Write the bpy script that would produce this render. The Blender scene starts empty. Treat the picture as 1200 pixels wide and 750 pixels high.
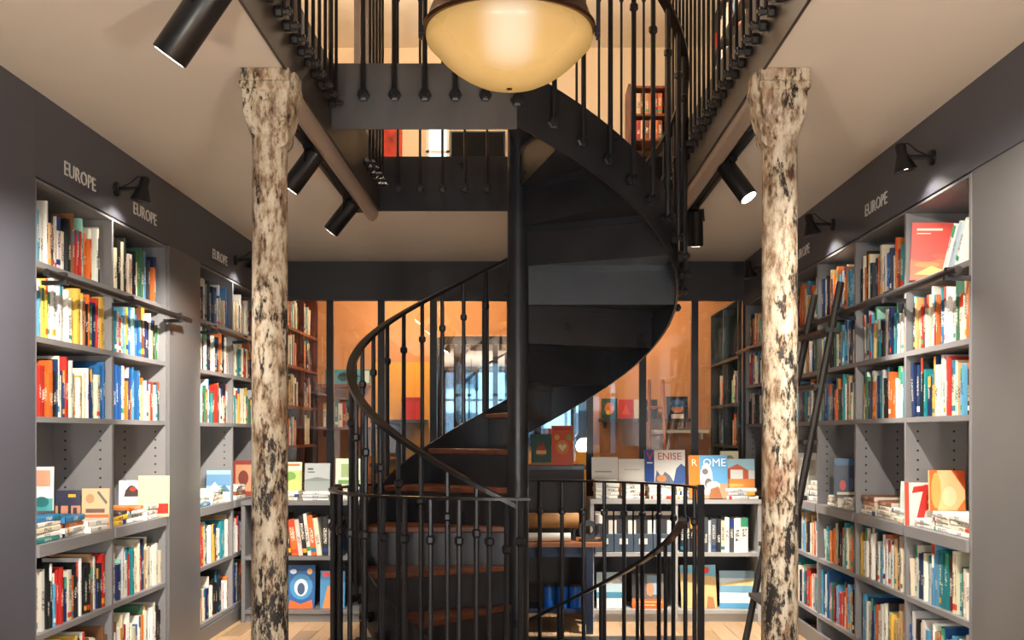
import bpy, math, random
from mathutils import Vector, Matrix
random.seed(11)
D = bpy.data
SC = bpy.context.scene
COL = SC.collection
R = math.radians

# ------------------------------------------------------------------ camera
F_PX = 1300.0                      # focal length in pixels of the 1200x750 frame
EYE = 1.3
cam = D.cameras.new('camera')
cam.sensor_width = 36.0
cam.lens = F_PX / 1200.0 * 36.0
cam.shift_x = (600 - 615) / 1200.0
cam.shift_y = (508 - 375) / 1200.0
cam.clip_start = 0.05
cam_o = D.objects.new('camera', cam)
COL.objects.link(cam_o)
cam_o.location = (0, 0, EYE)
cam_o.rotation_euler = (R(90), 0, 0)
SC.camera = cam_o

# ------------------------------------------------------------------ world, exposure
W = D.worlds.new('daylight')
SC.world = W
W.use_nodes = True
bg = W.node_tree.nodes['Background']
bg.inputs['Color'].default_value = (0.62, 0.84, 1.0, 1)
bg.inputs['Strength'].default_value = 6.5
SC.view_settings.view_transform = 'Standard'
SC.view_settings.look = 'None'
SC.view_settings.gamma = 1.0
SC.view_settings.use_curve_mapping = False
SC.view_settings.exposure = 0.25

WARM = (1.0, 0.80, 0.58)
NEUT = (1.0, 0.92, 0.80)
AMBER = (1.0, 0.70, 0.40)

def light(name, kind, loc, power, color, target=None, parent=None, **kw):
    l = D.lights.new(name, kind)
    l.energy = power
    l.color = color
    for k, v in kw.items():
        setattr(l, k, v)
    o = D.objects.new(name, l)
    COL.objects.link(o)
    o.location = loc
    if target is not None:
        d = Vector(target) - Vector(loc)
        o.rotation_euler = d.to_track_quat('-Z', 'Y').to_euler()
    if parent is not None:
        o.parent = parent
        o.location = Vector(loc) - parent.location
    return o

# daylight enters through the shop window behind the camera
day = light('window_daylight', 'AREA', (0, -2.15, 1.6), 1.0, (1, 1, 1), (0, 5, 1.6),
            shape='RECTANGLE', size=3.4, size_y=2.3)
day.data.cycles.is_portal = True

# ------------------------------------------------------------------ mesh helpers
ORG = {}

class MB:
    def __init__(s):
        s.v = []; s.f = []; s.m = []; s.c = []; s.mi = 0; s.col = (1, 1, 1, 1)
        s.M = None
    def _add(s, vs, fs):
        b = len(s.v)
        for p in vs:
            p = Vector(p)
            if s.M is not None:
                p = s.M @ p
            s.v.append(p)
        for f in fs:
            s.f.append([b + i for i in f]); s.m.append(s.mi); s.c.append(s.col)
        return s
    def box(s, x0, x1, y0, y1, z0, z1):
        if x0 > x1: x0, x1 = x1, x0
        if y0 > y1: y0, y1 = y1, y0
        if z0 > z1: z0, z1 = z1, z0
        return s._add([(x0,y0,z0),(x1,y0,z0),(x1,y1,z0),(x0,y1,z0),(x0,y0,z1),(x1,y0,z1),(x1,y1,z1),(x0,y1,z1)],
                      [(0,3,2,1),(4,5,6,7),(0,1,5,4),(1,2,6,5),(2,3,7,6),(3,0,4,7)])
    def prism(s, poly, z0, z1):
        n = len(poly)
        vs = [(x, y, z0) for x, y in poly] + [(x, y, z1) for x, y in poly]
        fs = [tuple(reversed(range(n))), tuple(range(n, 2*n))]
        fs += [(i, (i+1) % n, n + (i+1) % n, n + i) for i in range(n)]
        return s._add(vs, fs)
    def tube(s, pts, r, n=8, caps=True):
        pts = [Vector(p) for p in pts]
        rr = r if isinstance(r, (list, tuple)) else [r]*len(pts)
        vs = []; up = None
        for i, p in enumerate(pts):
            t = (pts[min(i+1, len(pts)-1)] - pts[max(i-1, 0)]).normalized()
            if up is None:
                a = Vector((0,0,1)) if abs(t.z) < .9 else Vector((1,0,0))
                up = (a - t*a.dot(t)).normalized()
            else:
                up = (up - t*up.dot(t)).normalized()
            q = t.cross(up)
            for k in range(n):
                an = 2*math.pi*k/n
                vs.append(p + (up*math.cos(an) + q*math.sin(an))*rr[i])
        fs = []
        for i in range(len(pts)-1):
            for k in range(n):
                a = i*n + k; b = i*n + (k+1) % n
                fs.append((a, b, b+n, a+n))
        if caps:
            fs.append(tuple(reversed(range(n)))); L = (len(pts)-1)*n
            fs.append(tuple(range(L, L+n)))
        return s._add(vs, fs)
    def lathe(s, prof, n=24, c=(0,0,0)):
        vs = []; fs = []
        for r, z in prof:
            for k in range(n):
                a = 2*math.pi*k/n
                vs.append((c[0]+r*math.cos(a), c[1]+r*math.sin(a), c[2]+z))
        for i in range(len(prof)-1):
            for k in range(n):
                a = i*n+k; b = i*n+(k+1) % n
                fs.append((a, b, b+n, a+n))
        return s._add(vs, fs)
    def sweep(s, frames, w, h):
        """rectangular bar: frames = [(centre, side vector)]; w along side, h along z"""
        vs = []; fs = []
        for c, sd in frames:
            c = Vector(c); sd = Vector(sd).normalized()
            for a, b in ((-1,-1),(1,-1),(1,1),(-1,1)):
                vs.append(c + sd*(a*w/2) + Vector((0,0,b*h/2)))
        for i in range(len(frames)-1):
            for k in range(4):
                fs.append((i*4+k, i*4+(k+1)%4, i*4+4+(k+1)%4, i*4+4+k))
        fs.append((3,2,1,0)); L = (len(frames)-1)*4
        fs.append((L, L+1, L+2, L+3))
        return s._add(vs, fs)
    def mesh(s, name, mats, smooth=False, org=(0,0,0)):
        org = Vector(org)
        me = D.meshes.new(name)
        me.from_pydata([tuple(p - org) for p in s.v], [], s.f)
        if not isinstance(mats, (list, tuple)): mats = [mats]
        for m in mats: me.materials.append(m)
        me.polygons.foreach_set('material_index', s.m)
        if any(c != (1,1,1,1) for c in s.c):
            at = me.attributes.new('Col', 'FLOAT_COLOR', 'FACE')
            at.data.foreach_set('color', [x for c in s.c for x in c])
        if smooth:
            me.polygons.foreach_set('use_smooth', [True]*len(s.f))
            try: me.set_sharp_from_angle(angle=R(40))
            except Exception: pass
        me.update()
        return me
    def build(s, name, mats, parent=None, smooth=False, bevel=0.0, kind=None):
        """vertices are in the parent's local frame if the parent is rotated, else world"""
        org = ORG.get(parent.name, (0,0,0)) if parent is not None else (0,0,0)
        me = s.mesh(name, mats, smooth, org)
        o = D.objects.new(name, me); COL.objects.link(o)
        if parent is not None:
            o.parent = parent
            ORG[o.name] = org
        if bevel > 0:
            b = o.modifiers.new('bevel', 'BEVEL'); b.width = bevel; b.segments = 2; b.limit_method = 'ANGLE'
        if kind: o['kind'] = kind
        return o

def thing(name, label, cat, loc=(0,0,0), rot=(0,0,0), group=None, local=False):
    o = D.objects.new(name, None); COL.objects.link(o)
    o.empty_display_size = 0.05
    o.location = loc; o.rotation_euler = rot
    o['label'] = label; o['category'] = cat
    if group: o['group'] = group
    ORG[o.name] = (0,0,0) if local else tuple(loc)
    return o

def tag(o, label, cat, group=None):
    o['label'] = label; o['category'] = cat
    if group: o['group'] = group
    return o

def inst(name, me, loc, rot=(0,0,0), parent=None, scale=None):
    o = D.objects.new(name, me); COL.objects.link(o)
    if parent is not None:
        o.parent = parent
        loc = Vector(loc) - Vector(ORG.get(parent.name, (0,0,0)))
        ORG[o.name] = (0,0,0)
    o.location = loc; o.rotation_euler = rot
    if scale: o.scale = scale
    return o

# ------------------------------------------------------------------ materials
def S(r, g, b):
    f = lambda c: (c/255/12.92) if c/255 <= .04045 else ((c/255+.055)/1.055)**2.4
    return (f(r), f(g), f(b), 1)

def mat(name, col, rough=.5, metal=0.0, noise=0.0, nscale=8, bump=0.0, bscale=40, spec=.5, stretch=None, rvar=0.0):
    m = D.materials.new(name); m.use_nodes = True
    nt = m.node_tree; N = nt.nodes; Lk = nt.links
    p = N['Principled BSDF']
    p.inputs['Base Color'].default_value = col
    p.inputs['Roughness'].default_value = rough
    p.inputs['Metallic'].default_value = metal
    p.inputs['Specular IOR Level'].default_value = spec
    if noise or bump or rvar:
        tc = N.new('ShaderNodeTexCoord'); mp = N.new('ShaderNodeMapping')
        Lk.new(tc.outputs['Object'], mp.inputs['Vector'])
        if stretch: mp.inputs['Scale'].default_value = stretch
        nz = N.new('ShaderNodeTexNoise'); nz.inputs['Scale'].default_value = nscale; nz.inputs['Detail'].default_value = 6
        Lk.new(mp.outputs['Vector'], nz.inputs['Vector'])
        if noise:
            rp = N.new('ShaderNodeValToRGB')
            rp.color_ramp.elements[0].position = .3; rp.color_ramp.elements[1].position = .7
            a = 1-noise; b = 1+noise
            rp.color_ramp.elements[0].color = (col[0]*a, col[1]*a, col[2]*a, 1)
            rp.color_ramp.elements[1].color = (min(1,col[0]*b), min(1,col[1]*b), min(1,col[2]*b), 1)
            Lk.new(nz.outputs['Fac'], rp.inputs['Fac']); Lk.new(rp.outputs['Color'], p.inputs['Base Color'])
        if rvar:
            mr = N.new('ShaderNodeMapRange')
            mr.inputs['To Min'].default_value = max(.05, rough-rvar); mr.inputs['To Max'].default_value = min(1, rough+rvar)
            Lk.new(nz.outputs['Fac'], mr.inputs['Value']); Lk.new(mr.outputs['Result'], p.inputs['Roughness'])
        if bump:
            n2 = N.new('ShaderNodeTexNoise'); n2.inputs['Scale'].default_value = bscale; n2.inputs['Detail'].default_value = 4
            Lk.new(mp.outputs['Vector'], n2.inputs['Vector'])
            bp = N.new('ShaderNodeBump'); bp.inputs['Strength'].default_value = bump; bp.inputs['Distance'].default_value = .01
            Lk.new(n2.outputs['Fac'], bp.inputs['Height']); Lk.new(bp.outputs['Normal'], p.inputs['Normal'])
    return m

def emis(name, col, strength):
    m = D.materials.new(name); m.use_nodes = True
    p = m.node_tree.nodes['Principled BSDF']
    p.inputs['Base Color'].default_value = col
    p.inputs['Emission Color'].default_value = col
    p.inputs['Emission Strength'].default_value = strength
    return m

def glass_mat(name, refl=.10, tint=(1,1,1,1)):
    m = D.materials.new(name); m.use_nodes = True
    nt = m.node_tree; N = nt.nodes; Lk = nt.links
    N.remove(N['Principled BSDF'])
    tr = N.new('ShaderNodeBsdfTransparent'); tr.inputs['Color'].default_value = tint
    gl = N.new('ShaderNodeBsdfGlossy'); gl.inputs['Roughness'].default_value = 0.01
    lw = N.new('ShaderNodeFresnel'); lw.inputs['IOR'].default_value = 1.5
    ad = N.new('ShaderNodeMath'); ad.operation = 'ADD'; ad.inputs[1].default_value = refl; ad.use_clamp = True
    Lk.new(lw.outputs['Fac'], ad.inputs[0])
    mx = N.new('ShaderNodeMixShader')
    Lk.new(ad.outputs[0], mx.inputs['Fac']); Lk.new(tr.outputs[0], mx.inputs[1]); Lk.new(gl.outputs[0], mx.inputs[2])
    Lk.new(mx.outputs[0], N['Material Output'].inputs['Surface'])
    return m

def attr_mat(name, rough=.45):
    m = D.materials.new(name); m.use_nodes = True
    N = m.node_tree.nodes
    a = N.new('ShaderNodeAttribute'); a.attribute_name = 'Col'
    m.node_tree.links.new(a.outputs['Color'], N['Principled BSDF'].inputs['Base Color'])
    N['Principled BSDF'].inputs['Roughness'].default_value = rough
    return m

def column_mat():
    m = D.materials.new('worn_painted_iron'); m.use_nodes = True
    nt = m.node_tree; N = nt.nodes; Lk = nt.links; p = N['Principled BSDF']
    tc = N.new('ShaderNodeNewGeometry'); mp = N.new('ShaderNodeMapping'); mp.inputs['Scale'].default_value = (1, 1, .38)
    Lk.new(tc.outputs['Position'], mp.inputs['Vector'])
    def nz(scale, detail, rough):
        n = N.new('ShaderNodeTexNoise'); n.inputs['Scale'].default_value = scale; n.inputs['Detail'].default_value = detail
        n.inputs['Roughness'].default_value = rough; Lk.new(mp.outputs['Vector'], n.inputs['Vector']); return n
    def ramp(n, stops):
        r = N.new('ShaderNodeValToRGB'); e = r.color_ramp.elements
        e[0].position, e[0].color = stops[0]; e[1].position, e[1].color = stops[-1]
        for s in stops[1:-1]:
            k = e.new(s[0]); k.color = s[1]
        Lk.new(n.outputs['Fac'], r.inputs['Fac']); return r
    base = ramp(nz(26, 9, .72), [(.36, S(96,72,56)), (.45, S(156,130,104)), (.53, S(202,186,162)), (.68, S(226,216,198))])
    # flaked paint: bare dark metal, more of it towards the foot of the column
    sx = N.new('ShaderNodeSeparateXYZ'); Lk.new(tc.outputs['Position'], sx.inputs[0])
    mr = N.new('ShaderNodeMapRange'); mr.inputs['From Min'].default_value = 0; mr.inputs['From Max'].default_value = 2.5
    mr.inputs['To Min'].default_value = .515; mr.inputs['To Max'].default_value = .45
    Lk.new(sx.outputs['Z'], mr.inputs['Value'])
    fine = nz(52, 10, .78); big = nz(11, 5, .55)
    av = N.new('ShaderNodeMixRGB'); av.inputs['Fac'].default_value = .38
    Lk.new(fine.outputs['Fac'], av.inputs['Color1']); Lk.new(big.outputs['Fac'], av.inputs['Color2'])
    sb = N.new('ShaderNodeMath'); sb.operation = 'SUBTRACT'; Lk.new(mr.outputs['Result'], sb.inputs[0]); Lk.new(av.outputs[0], sb.inputs[1])
    mu = N.new('ShaderNodeMath'); mu.operation = 'MULTIPLY'; mu.use_clamp = True; mu.inputs[1].default_value = 28
    Lk.new(sb.outputs[0], mu.inputs[0])
    mx = N.new('ShaderNodeMixRGB'); mx.inputs['Color2'].default_value = S(40,36,36)
    Lk.new(mu.outputs[0], mx.inputs['Fac']); Lk.new(base.outputs['Color'], mx.inputs['Color1'])
    rust = ramp(nz(6, 5, .6), [(.60, (0,0,0,1)), (.68, (1,1,1,1))])
    mx2 = N.new('ShaderNodeMixRGB'); mx2.inputs['Color2'].default_value = S(136,84,54)
    mm = N.new('ShaderNodeMath'); mm.operation = 'MULTIPLY'; mm.inputs[1].default_value = .7
    Lk.new(rust.outputs['Color'], mm.inputs[0]); Lk.new(mm.outputs[0], mx2.inputs['Fac'])
    Lk.new(mx.outputs[0], mx2.inputs['Color1']); Lk.new(mx2.outputs[0], p.inputs['Base Color'])
    p.inputs['Roughness'].default_value = .55
    bp = N.new('ShaderNodeBump'); bp.inputs['Strength'].default_value = .6; bp.inputs['Distance'].default_value = .006
    Lk.new(mu.outputs[0], bp.inputs['Height']); bp.invert = True
    Lk.new(bp.outputs['Normal'], p.inputs['Normal'])
    return m

def wood_mat(name, c1, c2, rough=.4, scale=(1,14,14), rnd=True):
    m = D.materials.new(name); m.use_nodes = True
    nt = m.node_tree; N = nt.nodes; Lk = nt.links; p = N['Principled BSDF']
    tc = N.new('ShaderNodeTexCoord'); mp = N.new('ShaderNodeMapping'); mp.inputs['Scale'].default_value = scale
    Lk.new(tc.outputs['Object'], mp.inputs['Vector'])
    n = N.new('ShaderNodeTexNoise'); n.inputs['Scale'].default_value = 4; n.inputs['Detail'].default_value = 8
    Lk.new(mp.outputs['Vector'], n.inputs['Vector'])
    r = N.new('ShaderNodeValToRGB'); r.color_ramp.elements[0].position = .3; r.color_ramp.elements[1].position = .72
    r.color_ramp.elements[0].color = c1; r.color_ramp.elements[1].color = c2
    Lk.new(n.outputs['Fac'], r.inputs['Fac'])
    oi = N.new('ShaderNodeObjectInfo'); mr = N.new('ShaderNodeMapRange')
    mr.inputs['To Min'].default_value = .72; mr.inputs['To Max'].default_value = 1.2
    Lk.new(oi.outputs['Random'], mr.inputs['Value'])
    mx = N.new('ShaderNodeMixRGB'); mx.blend_type = 'MULTIPLY'; mx.inputs['Fac'].default_value = 1
    Lk.new(r.outputs['Color'], mx.inputs['Color1']); Lk.new(mr.outputs['Result'], mx.inputs['Color2'])
    Lk.new(mx.outputs[0] if rnd else r.outputs['Color'], p.inputs['Base Color'])
    p.inputs['Roughness'].default_value = rough
    return m

def spine_mat(mass=False):
    """cover colour of the book, a printed title and bands on the spine"""
    m = D.materials.new('book_cover_row' if mass else 'book_cover'); m.use_nodes = True
    nt = m.node_tree; N = nt.nodes; Lk = nt.links; p = N['Principled BSDF']
    if mass:
        ca = N.new('ShaderNodeAttribute'); ca.attribute_name = 'Col'
        COLOUT, RNDOUT = ca.outputs['Color'], ca.outputs['Alpha']
    else:
        oi = N.new('ShaderNodeObjectInfo'); COLOUT, RNDOUT = oi.outputs['Color'], oi.outputs['Random']
    at = N.new('ShaderNodeAttribute'); at.attribute_name = 'Uvr'
    sx = N.new('ShaderNodeSeparateXYZ'); Lk.new(at.outputs['Vector'], sx.inputs[0])   # u across the spine, v height, w spine mask
    def M(op, a, b=None, c=None):
        n = N.new('ShaderNodeMath'); n.operation = op
        for i, x in enumerate((a, b, c)):
            if x is None: continue
            if isinstance(x, (int, float)): n.inputs[i].default_value = x
            else: Lk.new(x, n.inputs[i])
        return n.outputs[0]
    rnd = RNDOUT
    u, v, w = sx.outputs[0], sx.outputs[1], sx.outputs[2]
    r2 = M('FRACT', M('MULTIPLY', rnd, 17.31)); r3 = M('FRACT', M('MULTIPLY', rnd, 53.7)); r4 = M('FRACT', M('MULTIPLY', rnd, 131.9))
    # title letters
    cx = N.new('ShaderNodeCombineXYZ')
    Lk.new(M('MULTIPLY', u, 3.2), cx.inputs[0]); Lk.new(M('MULTIPLY', v, M('ADD', 34, M('MULTIPLY', r2, 18))), cx.inputs[1]); Lk.new(M('MULTIPLY', rnd, 91), cx.inputs[2])
    nz = N.new('ShaderNodeTexNoise'); nz.inputs['Scale'].default_value = 1.3; nz.inputs['Detail'].default_value = 1
    Lk.new(cx.outputs[0], nz.inputs['Vector'])
    inu = M('LESS_THAN', M('ABSOLUTE', u), .3)
    t0 = M('ADD', .25, M('MULTIPLY', r3, .2)); t1 = M('ADD', t0, M('ADD', .2, M('MULTIPLY', r2, .25)))
    inv = M('MULTIPLY', M('GREATER_THAN', v, t0), M('LESS_THAN', v, t1))
    letters = M('MULTIPLY', M('MULTIPLY', M('GREATER_THAN', nz.outputs['Fac'], .52), inu), M('MULTIPLY', inv, w))
    b0 = M('ADD', .06, M('MULTIPLY', r4, .06))
    band = M('MULTIPLY', M('MULTIPLY', M('LESS_THAN', v, M('ADD', b0, .10)), M('GREATER_THAN', v, b0)), M('MULTIPLY', w, M('GREATER_THAN', r2, .62)))
    big = M('MULTIPLY', M('MULTIPLY', M('GREATER_THAN', v, .74), w), M('GREATER_THAN', r3, .80))
    lum = N.new('ShaderNodeRGBToBW'); Lk.new(COLOUT, lum.inputs[0])
    ink = N.new('ShaderNodeMixRGB'); ink.inputs['Color1'].default_value = S(238,232,214); ink.inputs['Color2'].default_value = S(40,40,52)
    Lk.new(M('GREATER_THAN', lum.outputs[0], .30), ink.inputs['Fac'])
    hue = N.new('ShaderNodeValToRGB'); hue.color_ramp.interpolation = 'CONSTANT'
    cols = [S(206,66,36), S(230,160,50), S(30,120,150), S(240,236,224), S(30,60,120), S(60,150,110)]
    e = hue.color_ramp.elements; e[0].color = cols[0]; e[1].position = .16; e[1].color = cols[1]
    for i in range(2, 6):
        k = e.new(i/6.0); k.color = cols[i]
    Lk.new(r4, hue.inputs['Fac'])
    a1 = N.new('ShaderNodeMixRGB'); Lk.new(M('MAXIMUM', band, big), a1.inputs['Fac']); Lk.new(COLOUT, a1.inputs['Color1']); Lk.new(hue.outputs['Color'], a1.inputs['Color2'])
    a2 = N.new('ShaderNodeMixRGB'); Lk.new(letters, a2.inputs['Fac']); Lk.new(a1.outputs[0], a2.inputs['Color1']); Lk.new(ink.outputs[0], a2.inputs['Color2'])
    Lk.new(a2.outputs[0], p.inputs['Base Color'])
    p.inputs['Roughness'].default_value = .42
    return m

PANEL   = mat('slate_grey_panel', S(112,110,111), .42, noise=.05, nscale=3, rvar=.06)
HEADER  = mat('slate_blue_header', S(84,85,95), .45, noise=.05, nscale=3, rvar=.05)
INNER   = mat('bookcase_grey', S(132,130,132), .5, noise=.05, nscale=4)
STEEL   = mat('blackened_steel', S(47,48,53), .32, .25, noise=.22, nscale=5, rvar=.12)
SIDEPL  = mat('brown_black_plate', S(58,51,48), .42, .2, noise=.2, nscale=4)
FASCIA  = mat('rolled_steel_plate', S(108,107,108), .38, .2, noise=.30, nscale=4, rvar=.12, stretch=(1,1,.5))
IRON    = mat('black_iron', S(42,42,47), .32, .25, noise=.15, nscale=9)
RAILTOP = mat('brushed_handrail_steel', S(52,50,50), .30, .7)
BLACK   = mat('black_enamel', S(18,18,21), .35)
CEIL    = mat('beige_plaster', S(236,227,214), .85, noise=.02, nscale=2, bump=.05, bscale=30)
BEAMP   = mat('beam_paint', S(196,180,166), .35, .1)
TREADW  = wood_mat('oiled_tread_wood', S(84,44,27), S(140,80,52), .42, (3,3,3))
PLANK   = wood_mat('oak_plank', S(150,114,80), S(212,178,138), .38, (14,1.2,14))
TABLEW  = wood_mat('table_wood', S(126,74,40), S(178,112,66), .42, (1,8,8))
DARKW   = wood_mat('red_brown_wood', S(86,36,20), S(136,66,38), .45, (8,8,1))
LADW    = wood_mat('ladder_wood', S(130,70,36), S(176,106,60), .45, (8,8,1))
COLUMN  = column_mat()
GLASS   = glass_mat('partition_glass', .045)
WGLASS  = glass_mat('window_glass', .0)
MIRROR  = mat('mirror_silver', (.86,.88,.9,1), .02, 1.0)
ORANGE  = mat('orange_wall', S(206,150,104), .75, noise=.04, nscale=3)
YELLOW  = mat('yellow_board', S(236,176,60), .6)
CREAM   = mat('cream_wall', S(226,206,178), .8, noise=.03, nscale=2)
PAGES   = mat('book_pages', S(232,224,206), .8, noise=.06, nscale=60, stretch=(1,1,.1))
COVER   = spine_mat()
COVERM  = spine_mat(True)
PRINT   = attr_mat('cover_print', .4)
WHITEM  = mat('white_enamel', S(226,222,214), .45)
CABGREY = mat('pale_grey_cabinet', S(168,166,164), .5, noise=.04, nscale=4)
KRAFT   = mat('kraft_paper', S(190,140,86), .7, noise=.08, nscale=20)
NAVY    = mat('navy_steel', S(34,44,70), .45, .2)
TEAL    = mat('dark_teal_lacquer', S(36,50,56), .4)
BRASS   = mat('aged_copper', S(96,62,44), .38, .7, noise=.3, nscale=12)
BLUEG   = mat('blue_plastic', S(20,96,190), .35)
SLATEB  = mat('slate_box_board', S(70,84,100), .6)
HOLE    = mat('pin_hole_black', S(24,24,27), .8)
LETTER  = mat('white_lettering', S(225,222,215), .5)
DARKBACK= mat('charcoal_board', S(60,59,63), .5)
LENS    = emis('lamp_lens', (1.0,.9,.74,1), 14)

def text_mesh(name, txt, size, extr, m, align='CENTER', sx=1.0):
    cu = D.curves.new(name, 'FONT'); cu.body = txt; cu.size = size; cu.extrude = extr
    cu.align_x = align; cu.align_y = 'CENTER'; cu.resolution_u = 2
    o = D.objects.new(name, cu); COL.objects.link(o)
    dg = bpy.context.evaluated_depsgraph_get()
    me = D.meshes.new_from_object(o.evaluated_get(dg))
    D.objects.remove(o); D.curves.remove(cu)
    me.materials.clear(); me.materials.append(m); me.name = name
    if sx != 1.0:
        for v in me.vertices: v.co.x *= sx
    return me

# ================================================================== STRUCTURE
XL, XR = -2.0, 1.79                # front faces of the two book walls
HC = 2.70                          # ceiling
ZF = 3.03                          # upper floor
HDR = 2.35                         # underside of the header over the book walls
OX = .92                           # half width of the opening in the ceiling
OY0, OY1 = 2.5, 6.94
YB = 9.05                          # glass partition
CX, CY = -.037, 6.07               # axis of the spiral stair
RS = .87

def struct(name, mb, m, **k):
    return mb.build(name, m, kind='structure', **k)

# ceiling slab (its top is the upper floor)
b = MB()
b.box(-2.5, -OX, -2.2, 11.5, HC, ZF); b.box(OX, 2.5, -2.2, 11.5, HC, ZF)
b.box(-OX, OX, -2.2, OY0, HC, ZF); b.box(-OX, OX, OY1, 11.5, HC, ZF)
struct('ceiling', b, CEIL)
# steel plates lining the opening
struct('trim_1', MB().box(-OX, -OX+.012, OY0, OY1, HC-.01, ZF), SIDEPL)
struct('trim_2', MB().box(OX-.012, OX, OY0, OY1, HC-.01, ZF), SIDEPL)
struct('trim_3', MB().box(-OX+.012, OX-.012, OY1-.012, OY1, HC-.01, ZF), STEEL)
struct('trim_4', MB().box(-OX+.012, OX-.012, OY0, OY0+.012, HC-.01, ZF), FASCIA)
# painted beams along the sides of the opening, behind the columns
for i, sx in ((5, -1), (6, 1)):
    b = MB()
    prof = [(.0,.0), (.0,-.03), (.012,-.055), (.035,-.07), (.058,-.062), (.072,-.04), (.075,.0)]
    vs = []; n = len(prof)
    for y in (4.36, OY1+.02):
        vs += [(sx*(OX+dx), y, HC+dz) for dx, dz in prof]
    fs = [(k, k+1, n+k+1, n+k) for k in range(n-1)] + [tuple(range(n)), tuple(range(2*n-1, n-1, -1))]
    b._add(vs, fs); struct('trim_%d' % i, b, BEAMP, smooth=True)

# floor: sub floor with the stair well, planks on top
WX0, WX1, WY0, WY1 = -1.08, 1.02, 5.02, 7.13
b = MB()
b.box(-2.5, WX0, -2.2, 10.7, -.25, -.022); b.box(WX1, 2.5, -2.2, 10.7, -.25, -.022)
b.box(WX0, WX1, -2.2, WY0, -.25, -.022); b.box(WX0, WX1, WY1, 10.7, -.25, -.022)
floor = struct('floor', b, DARKW)
um = MB().box(0,1,0,1,0,1).mesh('plank', PLANK)
pw = .118
x = -2.30
while x < 2.1:
    x1 = min(x+pw, 2.12)
    segs = [(-2.0, 10.6)] if (x1 <= WX0 or x >= WX1) else [(-2.0, WY0-.002), (WY1+.002, 10.6)]
    for a, c in segs:
        y = a
        first = True
        while y < c - .01:
            L = random.uniform(1.2, 2.4) * (random.uniform(.3, 1) if first else 1); first = False
            y1 = min(y+L, c)
            if c - y1 < .3: y1 = c
            inst('plank', um, (x, y, -.022), parent=floor, scale=(x1-x-.0025, y1-y-.0025, .022))
            y = y1
    x += pw
# steel surround of the stair well (square plate with the round well cut out) and its shaft
def pol(th, r, z=0.0):
    t = R(th)
    return Vector((CX - r*math.sin(t), CY - r*math.cos(t), z))
b = MB()
ring = []
nseg = 48
for k in range(nseg):
    th = 360.0*k/nseg
    d = pol(th, 1.0) - Vector((CX, CY, 0))
    sc = 1e9
    if d.x > 1e-6: sc = min(sc, (WX1-CX)/d.x)
    if d.x < -1e-6: sc = min(sc, (WX0-CX)/d.x)
    if d.y > 1e-6: sc = min(sc, (WY1-CY)/d.y)
    if d.y < -1e-6: sc = min(sc, (WY0-CY)/d.y)
    ring.append((pol(th, .95), Vector((CX, CY, 0)) + d*sc))
vs = []; fs = []
for i, o_ in ring:
    vs += [(i.x,i.y,-.004), (o_.x,o_.y,-.004), (i.x,i.y,-2.3)]
for k in range(nseg):
    a = 3*k; c = 3*((k+1) % nseg)
    fs += [(a, a+1, c+1, c), (a, c, c+2, a+2)]
b._add(vs, fs)
struct('trim_7', b, STEEL)
# solid floor sector where one steps onto the stair, basement floor
b = MB(); b.prism([tuple(pol(t, .95)[:2]) for t in range(272, 371, 7)] + [(CX, CY)], -.05, -.003)
struct('trim_8', b, STEEL)
struct('trim_9', MB().box(-1.2,1.2,4.9,7.3,-2.4,-2.3), STEEL)

# outer walls of the shop
struct('wall_left', MB().box(-2.5, -2.32, -2.2, 10.7, -.25, HC), PANEL)
struct('wall_right', MB().box(2.12, 2.3, -2.2, 10.7, -.25, HC), PANEL)
# flush panels between the bookcases
def panel(i, sx, X, depth, y0, y1, m=PANEL):
    mb = MB().box(sx*X, sx*(X+depth), y0, y1, 0, HDR)
    return struct('trim_%d' % i, mb, m)
struct('trim_10', MB().box(-2.31, XL+.008, -2.0, 4.515, 0, HC-.001), HEADER); panel(11, -1, 1.985, .325, 6.20, 6.785); panel(12, -1, 2.0, .31, 8.42, YB-.03)
panel(13, 1, 1.79, .32, -2.0, 4.44)
def header(i, x0, x1, ys):
    o = struct('trim_%d' % i, MB().box(x0, x1, ys, YB-.03, HDR, HC), HEADER)
    return o
hl = header(15, -2.31, XL+.008, 4.516); hr = header(16, XR-.008, 2.11, -2.0)
tm = text_mesh('lettering', 'EUROPE', .088, .0015, LETTER, sx=1.12)
for y in (4.97, 5.82, 7.25):
    o = inst('lettering', tm, (0,0,0), parent=hl)
    o.matrix_local = Matrix.Translation((XL+.0095, y, 2.447)) @ Matrix(((0,0,1,0),(1,0,0,0),(0,1,0,0),(0,0,0,1)))
for y in (5.63, 7.12):
    o = inst('lettering', tm, (0,0,0), parent=hr)
    o.matrix_local = Matrix.Translation((XR-.0095, y, 2.46)) @ Matrix(((0,0,-1,0),(-1,0,0,0),(0,1,0,0),(0,0,0,1)))
# baseboards
struct('baseboard_left', MB().box(XL-.01, XL+.012, 4.5, YB-.05, 0, .09), PANEL)
struct('baseboard_right', MB().box(XR-.012, XR+.01, 4.45, YB-.05, 0, .09), PANEL)

# glass partition: header, mullions, panes
wb = struct('wall_back', MB().box(-2.3, 2.1, YB-.03, YB+.06, 2.385, HC), DARKBACK)
mull = [387, 447, 508, 569, 630, 691, 753, 814, 874]
xs = [(p-615)/(F_PX/YB) for p in mull]
xs = [-2.0] + xs
for xx in xs:
    MB().box(xx-.028, xx+.028, YB-.02, YB+.03, .0, 2.385).build('mullion', STEEL, wb)
for a, c in zip(xs[:-1], xs[1:]):
    MB().box(a+.029, c-.029, YB+.001, YB+.009, .06, 2.384).build('pane', GLASS, wb)
MB().box(-2.3, 2.1, YB-.02, YB+.03, 0, .06).build('sill', STEEL, wb)
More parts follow.
